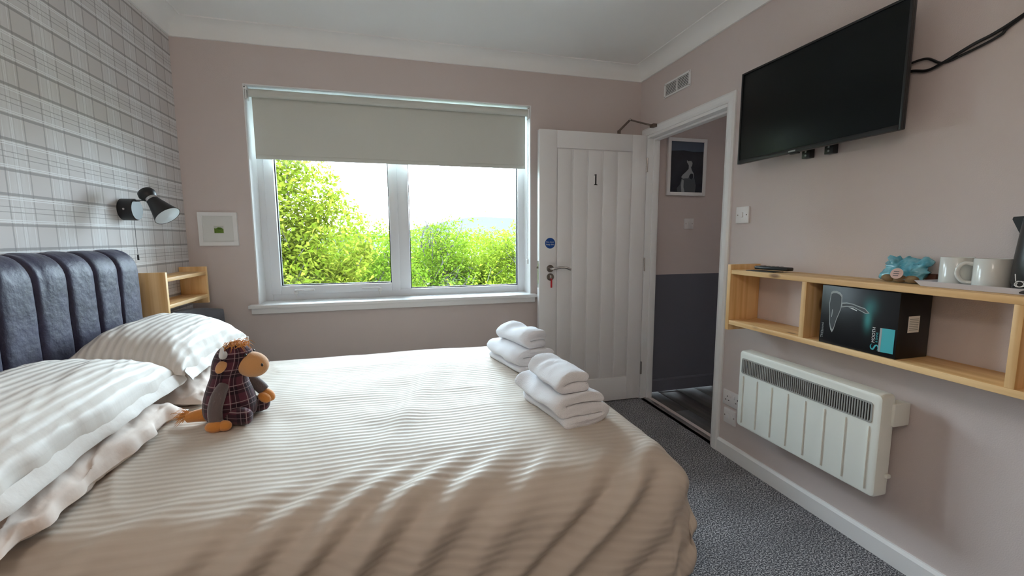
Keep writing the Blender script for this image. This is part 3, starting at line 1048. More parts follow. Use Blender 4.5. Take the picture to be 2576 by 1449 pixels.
for y in (-1.424, -1.530):
    bk = B('wall_bracket', 'black_plastic', tv, W - .030, W - .001, y - .019, y + .019, 1.600, 1.680, .002)
    for z in (1.612, 1.628, 1.644):
        Geo().tube([(W - .0312, y, z), (W - .0295, y, z)], .0045, 10).obj('bracket_hole', 'print_grey', bk)
for label, pts, nm in (('black cable looping up from the right of the television, upper strand', [(W - .045, -1.74, 1.85), (W - .02, -1.80, 1.862), (W - .010, -1.846, 1.862), (W - .008, -1.89, 1.832), (W - .008, -1.94, 1.836), (W - .008, -2.03, 1.858), (W - .008, -2.07, 1.886), (W - .008, -2.30, 1.99)], 'power_cable'),
                       ('thicker black cable sagging below it beside the television, lower strand', [(W - .045, -1.72, 1.84), (W - .016, -1.80, 1.836), (W - .010, -1.85, 1.822), (W - .012, -1.90, 1.832), (W - .014, -1.97, 1.856), (W - .012, -2.06, 1.884), (W - .012, -2.30, 2.00)], 'aerial_cable')):
    c_ = Geo().tube(spline(pts, 8), .0042 if 'power' in nm else .0052, 8).obj(nm, 'black_plastic', None, 60)
    tag(c_, label, 'cable', 'television cables')

# ------------------------------------------------------------------ long pine wall shelf
sh = root('wall_shelf', (W - .09, -1.9, .785), 'long pine box shelf mounted on the wall under the television', 'shelf')
SX = W - .180
SE = -2.84
B('top_board', 'pine_y', sh, SX, W - .001, SE + .022, -1.1885, 1.068, 1.090, .002)
B('bottom_board', 'pine_y', sh, SX, W - .001, SE + .022, -1.1885, .812, .834, .002)
B('end_panel', 'pine_z', sh, SX - .002, W - .001, -1.1885, -1.1665, .782, 1.116, .002)
B('end_panel', 'pine_z', sh, SX - .002, W - .001, SE, SE + .022, .782, 1.116, .002)
B('divider', 'pine_z', sh, SX + .001, W - .001, -1.604, -1.582, .834, 1.068, .0015)
B('divider', 'pine_z', sh, SX + .001, W - .001, -2.243, -2.221, .834, 1.068, .0015)

# remote control and card
rc = root('remote_control', (2.90, -1.37, 1.0935), 'slim black remote control lying on the pine shelf', 'remote control')
M = rotz(math.radians(-84), (2.915, -1.352, 1.094))
g = Geo().box(-.085, .085, -.022, .022, .004, .020, .005, 3, M)
g.obj('body', 'black_plastic', rc, 40)
for i in range(5):
    for j in (-1, 0, 1):
        Geo().box(-.06 + i * .022, -.048 + i * .022, j * .013 - .004, j * .013 + .004, .019, .0212, .001, 1, M).obj('button', 'print_dark', rc, 40)
Geo().box(-.01, .005, -.0225, .0225, .0195, .0206, .0002, 1, M).obj('silver_band', 'chrome', rc)
cd = Geo().box(-.07, .07, -.035, .035, .0, .0025, .0006, 1, rotz(math.radians(-80), (2.885, -1.330, 1.0905))).obj('card', 'print_dark')
tag(cd, 'thin dark card lying under the remote control on the shelf', 'card')

# hair dryer box with its print
bx = root('hairdryer_box', (2.9, -1.80, .835), 'black hair dryer carton with turquoise label standing in the pine shelf', 'box')
bx0, bx1, by0, by1, bz0, bz1 = 2.834, 2.985, -1.944, -1.668, .8345, 1.064
carton = B('carton', 'box_print', bx, bx0, bx1, by0, by1, bz0, bz1, .0015)
# print coordinates: (u, v) = fraction across the front from the left, down from the top
def fp(u, v):
    return (by1 + u * (by0 - by1), bz1 + v * (bz0 - bz1))
def onbox(pts, name, m, d=.0004, parent=None):
    return Geo().prism([fp(u, v) for u, v in pts], lambda a, b, dd: (dd, a, b), bx0 - d, bx0).obj(name, m, parent or carton)
body = [(.13, .11), (.16, .085), (.21, .08), (.26, .10), (.29, .14), (.295, .25), (.29, .36), (.265, .46), (.235, .57), (.205, .74), (.185, .79), (.16, .75), (.14, .66), (.13, .48), (.115, .30)]
hnd = [(.29, .265), (.36, .25), (.44, .255), (.52, .28), (.60, .30), (.66, .37), (.61, .385), (.53, .35), (.45, .315), (.36, .32), (.285, .345)]
def shrink(P, s):
    P = np.array(P); c = P.mean(0)
    return [tuple(c + (p - c) * s) for p in P]
onbox(body, 'printed_dryer', 'print_grey', .0003)
onbox(shrink(body, .88), 'printed_dryer', 'print_dark', .0005)
onbox(hnd, 'printed_handle', 'print_grey', .0004)
onbox([(.30, .28), (.36, .265), (.44, .27), (.52, .295), (.60, .315), (.64, .365), (.61, .37), (.53, .335), (.45, .30), (.36, .305), (.30, .325)], 'printed_handle', 'print_dark', .0006)
onbox([(.39, .325), (.45, .33), (.50, .355), (.50, .365), (.44, .345)], 'printed_highlight', 'print_white', .0007)
onbox([(.165, .40), (.175, .40), (.175, .47), (.168, .53), (.16, .53)], 'printed_highlight', 'print_grey', .0008)
onbox([(.805, .565), (.975, .555), (.972, .925), (.80, .935)], 'turquoise_label', 'print_teal', .0006)
onbox([(.805, .565), (.83, .5635), (.826, .933), (.80, .935)], 'label_edge', 'print_grey', .0009)
# swirl S and lettering, reading upwards
def upM(u, v):
    a, b = fp(u, v)
    M = np.eye(4)
    M[:3, 0], M[:3, 1], M[:3, 2], M[:3, 3] = (0, 0, 1), (0, 1, 0), (-1, 0, 0), (bx0 - .0005, a, b)
    return M
def ribbon2(P, th):
    P = np.asarray(P, float); Tn = np.gradient(P, axis=0); Tn /= np.linalg.norm(Tn, axis=1)[:, None]
    Nn = np.stack([-Tn[:, 1], Tn[:, 0]], 1); th = np.asarray(th)[:, None]
    return np.vstack([P + Nn * th / 2, (P - Nn * th / 2)[::-1]])
sp_ = spline([(.90, .80, 0), (.62, .98, 0), (.25, .90, 0), (.16, .66, 0), (.45, .50, 0), (.74, .36, 0), (.80, .14, 0), (.48, .0, 0), (.08, .10, 0)], 5)[:, :2]
sw = ribbon2(sp_ * .026, .0052 * np.sin(np.linspace(.15, PI - .15, len(sp_))))
Ms = upM(.800, .935)
Geo().prism([tuple(p) for p in sw], lambda a, b, dd: tuple(Ms[:3, 3] + Ms[:3, 0] * a + Ms[:3, 1] * b + Ms[:3, 2] * dd), 0.0, .0004).obj('printed_swirl', 'print_teal', carton)
text_obj('box_lettering', 'TRES', .0135, upM(.044, .915), 'print_grey', carton, 'LEFT', .0002)
text_obj('box_lettering', 'emm\u00e9', .0135, upM(.044, .795), 'print_grey', carton, 'LEFT', .0002)
text_obj('box_lettering', 'MOOTH', .0150, upM(.735, .815), 'print_white', carton, 'LEFT', .0002)
text_obj('box_lettering', '& SHINE', .0100, upM(.775, .80), 'print_teal', carton, 'LEFT', .0002)
# price sticker on the short side
st = Geo().box(2.880, 2.932, by0 - .0008, by0, .925, .982).obj('price_sticker', 'print_white', carton)
for i in range(7):
    Geo().box(2.885, 2.927, by0 - .0012, by0 - .0007, .933 + i * .0062, .9358 + i * .0062).obj('printed_line', 'print_grey', st)

# tray, mugs, kettle, treat bag, sachets
tr = root('serving_tray', (2.92, -2.14, 1.0905), 'pale grey serving tray under the mugs on the shelf', 'tray')
def tray_ring(x0, x1, y0, y1, z):
    return [(x0, y0, z), (x1, y0, z), (x1, y1, z), (x0, y1, z)]
tx0, tx1, ta, tb = 2.858, 2.992, -2.42, -1.962
V = tray_ring(tx0 + .012, tx1 - .012, ta + .012, tb - .012, 1.0908) + tray_ring(tx0, tx1, ta, tb, 1.1085) + tray_ring(tx0 + .003, tx1 - .003, ta + .003, tb - .003, 1.1085) + tray_ring(tx0 + .014, tx1 - .014, ta + .014, tb - .014, 1.0935)
F = [(0, 1, 2, 3), (12, 13, 14, 15)]
for s in (0, 4, 8):
    F += [(s + i, s + (i + 1) % 4, s + 4 + (i + 1) % 4, s + 4 + i) for i in range(4)]
Geo().add(V, F).obj('tray_body', 'tray_grey', tr)
B('tray_mat', 'print_grey', tr, tx0 + .016, tx1 - .016, ta + .016, tb - .016, 1.0936, 1.0942)


def mug(x, y, hang, label):
    z = 1.0945
    o = root('mug', (x, y, z), label, 'mug', 'white mugs on the tray')
    r, hh = .0405, .092
    prof = [(0, 0), (r - .006, 0), (r - .001, .004), (r, .010), (r, hh - .002), (r - .0015, hh), (r - .0035, hh - .002), (r - .004, .010), (r - .008, .006), (0, .006)]
    Geo().lathe([(a, b + z) for a, b in prof], 40, np.array([[1, 0, 0, x], [0, 1, 0, y], [0, 0, 1, 0], [0, 0, 0, 1.0]])).obj('cup', 'ceramic', o, 40)
    d = np.array((math.cos(hang), math.sin(hang), 0))
    p = [(x, y, z) + d * (r - .002) + np.array((0, 0, .074)), (x, y, z) + d * (r + .018) + np.array((0, 0, .076)), (x, y, z) + d * (r + .031) + np.array((0, 0, .060)),
         (x, y, z) + d * (r + .031) + np.array((0, 0, .038)), (x, y, z) + d * (r + .018) + np.array((0, 0, .020)), (x, y, z) + d * (r - .002) + np.array((0, 0, .017))]
    Geo().tube(spline(p, 6), .0058, 12).obj('handle', 'ceramic', o, 60)
    return o


mug(2.938, -2.026, math.radians(-60), 'white ceramic mug at the back of the tray beside the blue bag')
mug(2.918, -2.122, math.radians(118), 'white ceramic mug in front with its round handle turned to the blue bag')

kt2 = root('kettle', (2.915, -2.245, 1.0945), 'tall black electric kettle at the right end of the tray', 'kettle')
kc = np.array([[1, 0, 0, 2.922], [0, 1, 0, -2.238], [0, 0, 1, 1.0945], [0, 0, 0, 1.0]])
Geo().lathe([(0, 0), (.062, 0), (.064, .004), (.064, .016), (.058, .020), (0, .020)], 40, kc).obj('power_base', 'black_plastic', kt2, 40)
Geo().lathe([(0, .021), (.066, .021), (.070, .030), (.068, .10), (.063, .17), (.060, .205), (.056, .215), (0, .219)], 40, kc).obj('jug', 'black_plastic', kt2, 40)
Geo().prism([(.012, .150), (-.014, .206), (-.012, .213), (.040, .215), (.040, .15)], lambda a, b, d: (2.922 + d, -2.238 + .068 - a - .012 + .010, 1.0945 + b), -.018, .018).obj('spout', 'black_plastic', kt2)
Geo().tube(spline([(2.922, -2.295, 1.30), (2.922, -2.345, 1.295), (2.922, -2.36, 1.24), (2.922, -2.345, 1.16), (2.922, -2.305, 1.135)], 6), .011, 12).obj('handle', 'black_plastic', kt2, 60)
Geo().lathe([(0, .2195), (.016, .2195), (.014, .230), (0, .232)], 24, kc).obj('lid_knob', 'black_plastic', kt2, 40)
wr = []
for i in range(40):
    a = i / 39 * 4.2 * PI
    wr.append((2.850 - .0005 * i / 40, -2.212 + .010 * math.cos(a) - .0002 * i, 1.122 + .008 * math.sin(a * .98) + (.022 if i < 3 else 0)))
wc = Geo().tube(spline(wr[2:], 2), .0012, 6).obj('wire_twist', 'plastic_white', kt2, 60)

bg_o = root('treat_bag', (2.93, -1.885, 1.0905), 'crinkled blue cellophane bag of biscuits with a round pink sticker', 'bag')
n = 26
uu, vv = np.meshgrid(np.linspace(-1, 1, n), np.linspace(-1, 1, n), indexing='ij')
th = ((1 - np.abs(uu) ** 3) * (1 - np.abs(vv) ** 4)) ** .55
g = Geo()
for s in (-1, 1):
    cr = .010 * vnoise(uu * 3.2, vv * 3.2, 0.0, 5 + s) + .006 * vnoise(uu * 7, vv * 7, 0.0, 9 + s)
    lean = .030 * (vv + 1) * .5
    X = 2.935 + lean - s * .0 + s * (.026 * th * (1.1 - .45 * vv)) + cr * (th > 0) * .8
    Y = -1.876 - uu * .068 + .008 * vnoise(uu * 3, vv * 5, 1., 3)
    Z = 1.094 + (vv + 1) * .5 * .082 + .006 * vnoise(uu * 6, vv * 2, 0., 4) * (vv > .5) + .003
    g.grid(np.stack([X, Y, np.maximum(Z, 1.0912)], -1), flip=s > 0)
g.obj('cellophane', 'bag_blue', bg_o, 180)
for i, dy in enumerate((.030, -.008, -.044)):
    Geo().ball((2.913, -1.876 + dy, 1.1055), (.012, .022, .013), None, 16, 10).obj('biscuit', 'cookie', bg_o, 180)
stk = Geo().lathe([(0, 0), (.019, 0), (.019, .0012), (0, .0012)], 28, frame((2.893, -1.886, 1.124), (-1, -.1, .30))).obj('sticker', 'sticker_pink', bg_o, 30)
for dz_ in (-.007, 0, .007):
    Geo().box(2.8895 + dz_ * .28, 2.8910 + dz_ * .28, -1.893, -1.877, 1.1235 + dz_, 1.1253 + dz_).obj('sticker_line', 'print_dark', stk)
sa = Geo().box(2.968, 2.986, -1.955, -1.925, 1.0905, 1.125, .003).obj('sachet', 'sachet_brown')
tag(sa, 'small dark red-brown sachet standing behind the first mug', 'sachet')

# ------------------------------------------------------------------ panel heater
ht = root('panel_heater', (W - .08, -1.555, .285), 'cream electric panel heater with top grille mounted low on the wall', 'heater')
hy0, hy1, hz0, hz1 = -1.893, -1.222, .288, .682
def rrect(a0, a1, b0, b1, r, n=5):
    pts = []
    for cx_, cz_, s in ((a1 - r, b1 - r, 0), (a0 + r, b1 - r, 1), (a0 + r, b0 + r, 2), (a1 - r, b0 + r, 3)):
        for i in range(n + 1):
            t = s * PI / 2 + i / n * PI / 2
            pts.append((cx_ + r * math.cos(t), cz_ + r * math.sin(t)))
    return pts
def shell(parent, name, m, y0, y1, z0, z1, r, xf_, xb, rb=.008):
    """rounded-corner box whose front edge is softly rounded"""
    rings = []
    for dd, ins in ((0.0, rb), (rb * .3, rb * .3), (rb, 0.0)):
        rings.append([(xf_ + dd, a, b) for a, b in rrect(y0 + ins, y1 - ins, z0 + ins, z1 - ins, r)])
    rings.append([(xb, a, b) for a, b in rrect(y0, y1, z0, z1, r)])
    V = [p for rg in rings for p in rg]
    n = len(rings[0])
    F = [tuple(range(n))]
    for s in range(len(rings) - 1):
        F += [(s * n + i, s * n + (i + 1) % n, (s + 1) * n + (i + 1) % n, (s + 1) * n + i) for i in range(n)]
    F.append(tuple((len(rings) - 1) * n + i for i in range(n)))
    return Geo().add(V, F).obj(name, m, parent, 35)
HFX = W - .130
shell(ht, 'casing', 'heater_cream', hy0, hy1, hz0, hz1, .016, HFX, W - .070, .010)
B('rear_box', 'heater_cream', ht, W - .070, W - .018, hy0 + .03, hy1 - .03, hz0 + .03, hz1 - .03, .004)
for y in (hy0 + .10, hy1 - .10):
    B('wall_bracket', 'heater_cream', ht, W - .070, W, y - .02, y + .02, hz0 + .08, hz1 - .04, .003)
B('side_bracket', 'heater_cream', ht, W - .080, W - .002, hy0 - .010, hy0 + .03, hz1 - .120, hz1 - .035, .004)
B('thermostat_knob', 'heater_cream', ht, W - .085, W - .065, hy0 - .010, hy0 + .004, hz0 + .075, hz0 + .090, .004)
gy0, gy1, gz0, gz1 = hy0 + .030, hy1 - .018, .568, .646
gf = Geo()
n_ = len(rrect(0, 1, 0, 1, .01))
Vo = [(HFX - .0025, a, b) for a, b in rrect(gy0, gy1, gz0, gz1, .010)] + [(HFX - .0025, a, b) for a, b in rrect(gy0 + .006, gy1 - .006, gz0 + .006, gz1 - .006, .007)] + \
     [(HFX + .002, a, b) for a, b in rrect(gy0, gy1, gz0, gz1, .010)] + [(HFX + .002, a, b) for a, b in rrect(gy0 + .006, gy1 - .006, gz0 + .006, gz1 - .006, .007)]
Fo = []
for i in range(n_):
    j = (i + 1) % n_
    Fo += [(i, j, n_ + j, n_ + i), (i, j, 2 * n_ + j, 2 * n_ + i), (n_ + i, n_ + j, 3 * n_ + j, 3 * n_ + i)]
gr = gf.add(Vo, Fo).obj('grille_frame', 'heater_grey', ht)
B('grille_shadow', 'black_void', ht, HFX - .0006, HFX + .001, gy0 + .004, gy1 - .004, gz0 + .004, gz1 - .004)
gg = Geo()
nb = 62
for i in range(nb):
    y = gy0 + .008 + (gy1 - gy0 - .016) * (i + .5) / nb
    gg.box(HFX - .0040, HFX - .0005, y - .0021, y + .0021, gz0 + .005, gz1 - .005)
o = gg.obj('grille_bars', 'heater_grey', ht)
o['kind'] = 'stuff'
for i in range(8):
    y = hy1 - .032 - i * (.672 - .070) / 7
    B('rib', 'heater_cream', ht, HFX - .0045, HFX + .002, y - .0022, y + .0022, hz0 + .022, gz0 - .014, .0015)

# ------------------------------------------------------------------ pine bedside shelf on the tartan wall
bs = root('bedside_shelf', (.07, -.355, .90), 'small pine open shelf unit fixed to the tartan wall beside the headboard', 'shelf')
BSX = .136
for ya, yb in ((-.592, -.574), (-.136, -.118)):
    B('side_panel', 'pine_z', bs, .001, BSX, ya, yb, .888, 1.098, .0015)
B('top_board', 'pine_y', bs, .001, BSX - .002, -.574, -.136, 1.052, 1.071, .0015)
B('bottom_board', 'pine_y', bs, .001, BSX - .002, -.574, -.136, .921, .940, .0015)

# ------------------------------------------------------------------ wall reading lamp
lm = root('wall_lamp', (.02, -.60, 1.39), 'black wall reading lamp with pale cone shade and pull cord', 'lamp')
Geo().lathe([(0, 0), (.049, 0), (.049, .050), (.046, .055), (0, .055)], 40, frame((.001, -.600, 1.392), (1, 0, 0))).obj('wall_box', 'black_satin', lm, 30)
Geo().tube([(.028, -.600 - .0485, 1.392), (.028, -.600 - .0515, 1.392)], .0045, 10).obj('screw', 'chrome', lm, 40)
Geo().tube([(.050, -.604, 1.432), (.120, -.634, 1.436)], .005, 10).obj('arm', 'chrome', lm, 40)
sa_ = np.array((.128, -.640, 1.446))
ax = np.array((.62, -.22, -.72)); ax /= np.linalg.norm(ax)
LM = frame(sa_, ax)
LM[:3, :3] *= 1.18
Geo().lathe([(0, -.036), (.016, -.035), (.026, -.028), (.0295, -.016), (.026, -.002), (.020, .006), (0, .006)], 32, LM).obj('lamp_cap', 'black_satin', lm, 40)
Geo().lathe([(0, .005), (.0200, .005), (.0210, .010), (.0210, .017), (0, .017)], 32, LM).obj('silver_ring', 'chrome', lm, 40)
Geo().lathe([(0, .016), (.021, .0165), (.024, .030), (.036, .070), (.046, .098), (.0445, .0985), (.0345, .070), (.020, .030), (0, .028)], 40, LM).obj('lamp_shade', 'black_satin', lm, 40)
Geo().lathe([(0, .045), (.0262, .045), (.0338, .070), (.0440, .0975), (.0400, .0990), (0, .1030)], 40, LM).obj('diffuser', 'lamp_white', lm, 40)
Geo().tube([(.040, -.600, 1.345), (.039, -.600, 1.26), (.040, -.600, 1.185)], .0009, 6).obj('pull_cord', 'black_satin', lm)
Geo().lathe([(0, 0), (.004, 0), (.004, .022), (.002, .025), (0, .025)], 12, frame((.040, -.600, 1.160), (0, 0, 1))).obj('cord_bob', 'black_satin', lm, 40)

# ------------------------------------------------------------------ bed
bed = root('bed', (1.0, -1.36, 0), 'double bed with dark navy channel-tufted headboard and grey divan base', 'bed')
MX0, MX1, MY0, MY1, MZ = .125, 1.985, -2.000, -.690, .600
B('divan_base', 'divan_grey', bed, MX0, MX1 - .06, MY0 + .04, MY1 - .02, .06, .36, .02)
B('mattress', 'lower_cotton', bed, MX0, MX1 - .05, MY0 + .05, MY1 - .03, .36, .565, .05, seg=3)
for x in (.25, 1.80):
    for y in (MY0 + .12, MY1 - .12):
        Geo().tube([(x, y, .001), (x, y, .062)], .022, 14).obj('caster', 'black_plastic', bed, 40)
# headboard channels: each a soft vertical roll turning over the top edge
hb0, cw, nc = -.724, .1432, 10
B('headboard_back', 'divan_grey', bed, .004, .050, hb0 - cw * nc + .004, hb0 - .004, .30, 1.190, .006)
for c in range(nc):
    ya, yb = hb0 - c * cw, hb0 - (c + 1) * cw
    prof = []
    for zz_ in np.linspace(.32, 1.120, 16):
        prof.append((.104, zz_))
    for i in range(1, 9):
        t = i / 8 * PI / 2
        prof.append((.020 + .084 * math.cos(t), 1.120 + .094 * math.sin(t)))
    prof.append((.006, 1.213))
    prof = np.array(prof)
    nrm = np.gradient(prof, axis=0)
    nrm = np.stack([nrm[:, 1], -nrm[:, 0]], 1)
    nrm /= np.linalg.norm(nrm, axis=1)[:, None]
    ts = np.sign(np.linspace(-1, 1, 21)) * np.abs(np.linspace(-1, 1, 21)) ** .55
    P = np.zeros((len(prof), len(ts), 3))
    for j, t in enumerate(ts):
        puff = -.006 * abs(t) ** 2.5 - .016 * abs(t) ** 14
        wr_ = .0022 * vnoise(prof[:, 1] * 14 + c * 7.7, t * 3 + c * 3.1, 0., 21)
        q = prof + nrm * (puff + wr_)[:, None]
        P[:, j, 0], P[:, j, 2] = q[:, 0], q[:, 1]
        P[:, j, 1] = (ya + yb) / 2 - t * (ya - yb) / 2
    g = Geo().grid(P)
    # close the sides back to the board
    g.add([(.045, ya, .32), (.045, yb, .32), (.045, yb, 1.19), (.045, ya, 1.19)], [(0, 1, 2, 3)])
    g.obj('headboard_channel', 'headboard_velvet', bed, 70)
g = Geo()
g.tube([(.082, hb0 + .001, .33), (.082, hb0 + .001, 1.120), (.066, hb0 + .001, 1.172), (.030, hb0 + .001, 1.192)], .010, 10)
g.box(.006, .080, hb0 - .006, hb0 + .002, .32, 1.150, .003)
g.obj('headboard_side', 'headboard_velvet', bed, 60)

# duvet: rounded drape over the mattress with hanging folds
TOPZ, RR = .640, .105
IX1, IY0, IY1 = 1.900, -1.935, -.700
LN, LF_, LY = .400, .36, .34
nx, ny = 330, 320
s_ = np.linspace(.34, IX1 + LF_, nx)
t_ = np.linspace(IY0 - LN, IY1 + LY, ny)
S, T = np.meshgrid(s_, t_, indexing='ij')
ox = np.maximum(S - IX1, 0)
oy = np.where(T < IY0, T - IY0, np.where(T > IY1, T - IY1, 0))
d = np.hypot(ox, oy)
dirx = np.where(d > 1e-9, ox / np.maximum(d, 1e-9), 0)
diry = np.where(d > 1e-9, oy / np.maximum(d, 1e-9), 0)
d = np.minimum(d, LN)
arc = RR * PI / 2
a_ = np.minimum(d / RR, PI / 2)
over = np.maximum(d - arc, 0)
ghz = RR * np.sin(a_) + over * .06
drop = RR * (1 - np.cos(a_)) + over
bx_ = np.minimum(S, IX1)
by_ = np.clip(T, IY0, IY1)
X = bx_ + dirx * ghz
Y = by_ + diry * ghz
Z = TOPZ - drop
# plump crown and soft quilting
cx_ = (S - .34) / (IX1 - .34)
cy_ = (T - IY0) / (IY1 - IY0)
inside = np.clip(1 - np.abs(2 * cy_ - 1) ** 4, 0, 1) * np.clip(1 - np.clip(cx_, 0, 1) ** 6, 0, 1)
Z += .012 * inside + (.016 * sstep(.35, 1.0, cy_) * (d < .2))
topm = 1 - sstep(.0, .10, d)
Z += topm * (.006 * vnoise(S * 3.1, T * 3.1, 0., 31) + .0035 * vnoise(S * 8 + T * 2, T * 8, 0., 32))
# long shallow creases along the bed, and short puckers near the pillows
def ridge(v, p=1.0):
    return 1 - np.abs(v)
Z += topm * .0035 * (ridge(vnoise(S * 1.3 + 3, T * 5.0, 0., 33)) - .6) * sstep(.3, .9, S)
Z += topm * .010 * np.exp(-((S - 1.28 - .30 * (T + 1.3)) / .05) ** 2) * sstep(-1.9, -1.5, T) * (1 - sstep(-1.0, -.6, T))
Z += topm * .007 * (ridge(vnoise(S * 9 + T * 4, T * 3.5, 0., 35)) - .55) * (1 - sstep(.55, .95, S))
# hanging folds on the near side: tension lines running down towards the head end
near = np.where(T < IY0 + .16, 1.0, 0.0)
dep = np.clip((IY0 + .16 - T) / .30, 0, 1)
ph = S + .95 * (IY0 - T) + .06 * vnoise(S * 2.5, T * 2.5, 0., 41)
fold = .9 * np.sin(ph * 2 * PI / .155 + 2.2 * vnoise(ph * 2.2, (IY0 - T) * 1.0, 0., 42)) * (.45 + .55 * vnoise(ph * 3.1 + 5, (IY0 - T) * 1.3, 0., 48)) + .35 * vnoise(ph * 14.0, (IY0 - T) * 1.4, 0., 43)
amp = .030 * sstep(0, 1, dep) * near * (1 - .55 * sstep(1.75, 2.0, S))
ncos = np.cos(a_)
Y += -amp * fold * np.sqrt(np.clip(1 - ncos ** 2, 0, 1)) * 1.0
Z += amp * fold * ncos * .75
# foot end folds and the pulled corner
farf = sstep(IX1 - .05, IX1 + .18, S)
foldx = ridge(vnoise(T * 6.5 - .5 * S, S * 1.5, 0., 44)) - .6
X += .020 * farf * foldx * np.sin(a_)
corner = np.exp(-(((S - IX1 - .16) / .16) ** 2 + ((T - IY0 + .18) / .16) ** 2))
X += .030 * corner * vnoise(T * 16, S * 6, 0., 45)
Y += -.030 * corner * vnoise(S * 16, T * 6, 0., 46)
UV = np.stack([S, T + 3.0], -1)
Pd = np.stack([X, Y, Z], -1)
g = Geo().grid(Pd, UV)
Pi = Pd.copy()
Pi[..., 2] -= .018 * topm
Pi[..., 0] -= dirx * .018
Pi[..., 1] -= diry * .018
g.grid(Pi, UV, flip=True)
# hem band joining both faces
a_i = nx * ny
loop = [(i, 0) for i in range(nx)] + [(nx - 1, j) for j in range(1, ny)] + [(i, ny - 1) for i in range(nx - 2, -1, -1)] + [(0, j) for j in range(ny - 2, 0, -1)]
idx = [i * ny + j for i, j in loop]
g.F += [(idx[k], a_i + idx[k], a_i + idx[(k + 1) % len(idx)], idx[(k + 1) % len(idx)]) for k in range(len(idx))]
dv = g.obj('duvet', 'duvet', None, 180, recalc=False)
tag(dv, 'cream satin-striped duvet spread over the bed with its side hanging in folds', 'duvet')


def bed_z(x, y):
    i = int(np.clip(np.searchsorted(s_, x), 0, nx - 1))
    j = int(np.clip(np.searchsorted(t_, y), 0, ny - 1))
    return float(Z[i, j])


# ------------------------------------------------------------------ pillows
def pillow(name, label, corners, T_, Tb, m, seed, hem=False, rumple=.004, sag=0.0, stripes=True):
    fn_, ff, bf, bn = [np.array(c, float) for c in corners]
    nu, nv = 70, 56
    # denser towards the edges
    e = np.linspace(-1, 1, nu); e = np.sign(e) * np.abs(e) ** .8
    f_ = np.linspace(-1, 1, nv); f_ = np.sign(f_) * np.abs(f_) ** .8
    u, v = np.meshgrid(e, f_, indexing='ij')
    ue = u * (1 - .05 * (1 - v ** 2) * np.abs(u) ** 3)
    ve = v * (1 - .07 * (1 - u ** 2) * np.abs(v) ** 3)
    a, b = (ue + 1) / 2, (ve + 1) / 2
    base = ((1 - a) * (1 - b))[..., None] * bn + (a * (1 - b))[..., None] * bf + (a * b)[..., None] * ff + ((1 - a) * b)[..., None] * fn_
    L_ = np.linalg.norm(ff - fn_); Wd = np.linalg.norm(fn_ - bn)
    h_ = (np.clip(1 - np.abs(u) ** 3.2, 0, 1) * np.clip(1 - np.abs(v) ** 3.2, 0, 1)) ** .52
    edge = 1 - h_
    wr_ = rumple * (vnoise(u * 4 * L_ + 2, v * 5, 0., seed) + .8 * vnoise(u * 11, v * 9, 0., seed + 1) * (.3 + edge) + (ridge(vnoise(u * 5 + v * 6, v * 2, 0., seed + 2)) - .6) * 1.4)
    lim = np.clip(h_ * 3, 0, 1)
    top = base.copy(); bot = base.copy()
    top[..., 2] += T_ * h_ + wr_ * lim - sag * (1 - u ** 2)
    bot[..., 2] -= Tb * h_ - .4 * wr_ * lim + sag * (1 - u ** 2)
    # the rim wobbles where the case is loose
    wob = rumple * 1.6 * vnoise(u * 7, v * 7, 0., seed + 4) * edge
    top[..., 0] += wob; bot[..., 0] += wob
    UV = np.stack([a * L_, b * Wd + 1.0], -1)
    g = Geo().grid(top, UV, flip=True).grid(bot, UV)
    o = g.obj(name, m, None, 180)
    tag(o, label, 'pillow', 'stacked bed pillows')
    if hem:
        # flat sewn hem band running along the front edge
        k = 60
        uu_ = np.linspace(-.97, .97, k)
        rows = []
        for w_, dz_ in ((0.965, .010), (1.0, .006), (1.055, -.004), (1.10, -.016)):
            ve_ = w_ * (1 - .07 * (1 - uu_ ** 2))
            a2, b2 = (uu_ * (1 - .05 * (1 - 1)) + 1) / 2, (ve_ + 1) / 2
            p = ((1 - a2) * (1 - b2))[:, None] * bn + (a2 * (1 - b2))[:, None] * bf + (a2 * b2)[:, None] * ff + ((1 - a2) * b2)[:, None] * fn_
            p[:, 2] += dz_ + .005 * vnoise(uu_ * 9, w_ * 5, 0., seed + 7) - sag * (1 - uu_ ** 2) + (.004 if w_ < 1 else 0)
            p[:, 0] += .006 * vnoise(uu_ * 6, w_ * 2, 0., seed + 8)
            rows.append(p)
        R_ = np.stack(rows, 0)
        R2 = R_.copy(); R2[..., 2] -= .004
        gh = Geo().grid(R_).grid(R2, flip=True)
        n4, m4 = R_.shape[:2]
        lp_ = [(3, j) for j in range(m4)]
        ids = [i * m4 + j for i, j in lp_]
        off = n4 * m4
        gh.F += [(ids[k_], ids[k_ + 1], off + ids[k_ + 1], off + ids[k_]) for k_ in range(len(ids) - 1)]
        gh.obj('hem_band', 'hem_cotton', o, 60)
    return o


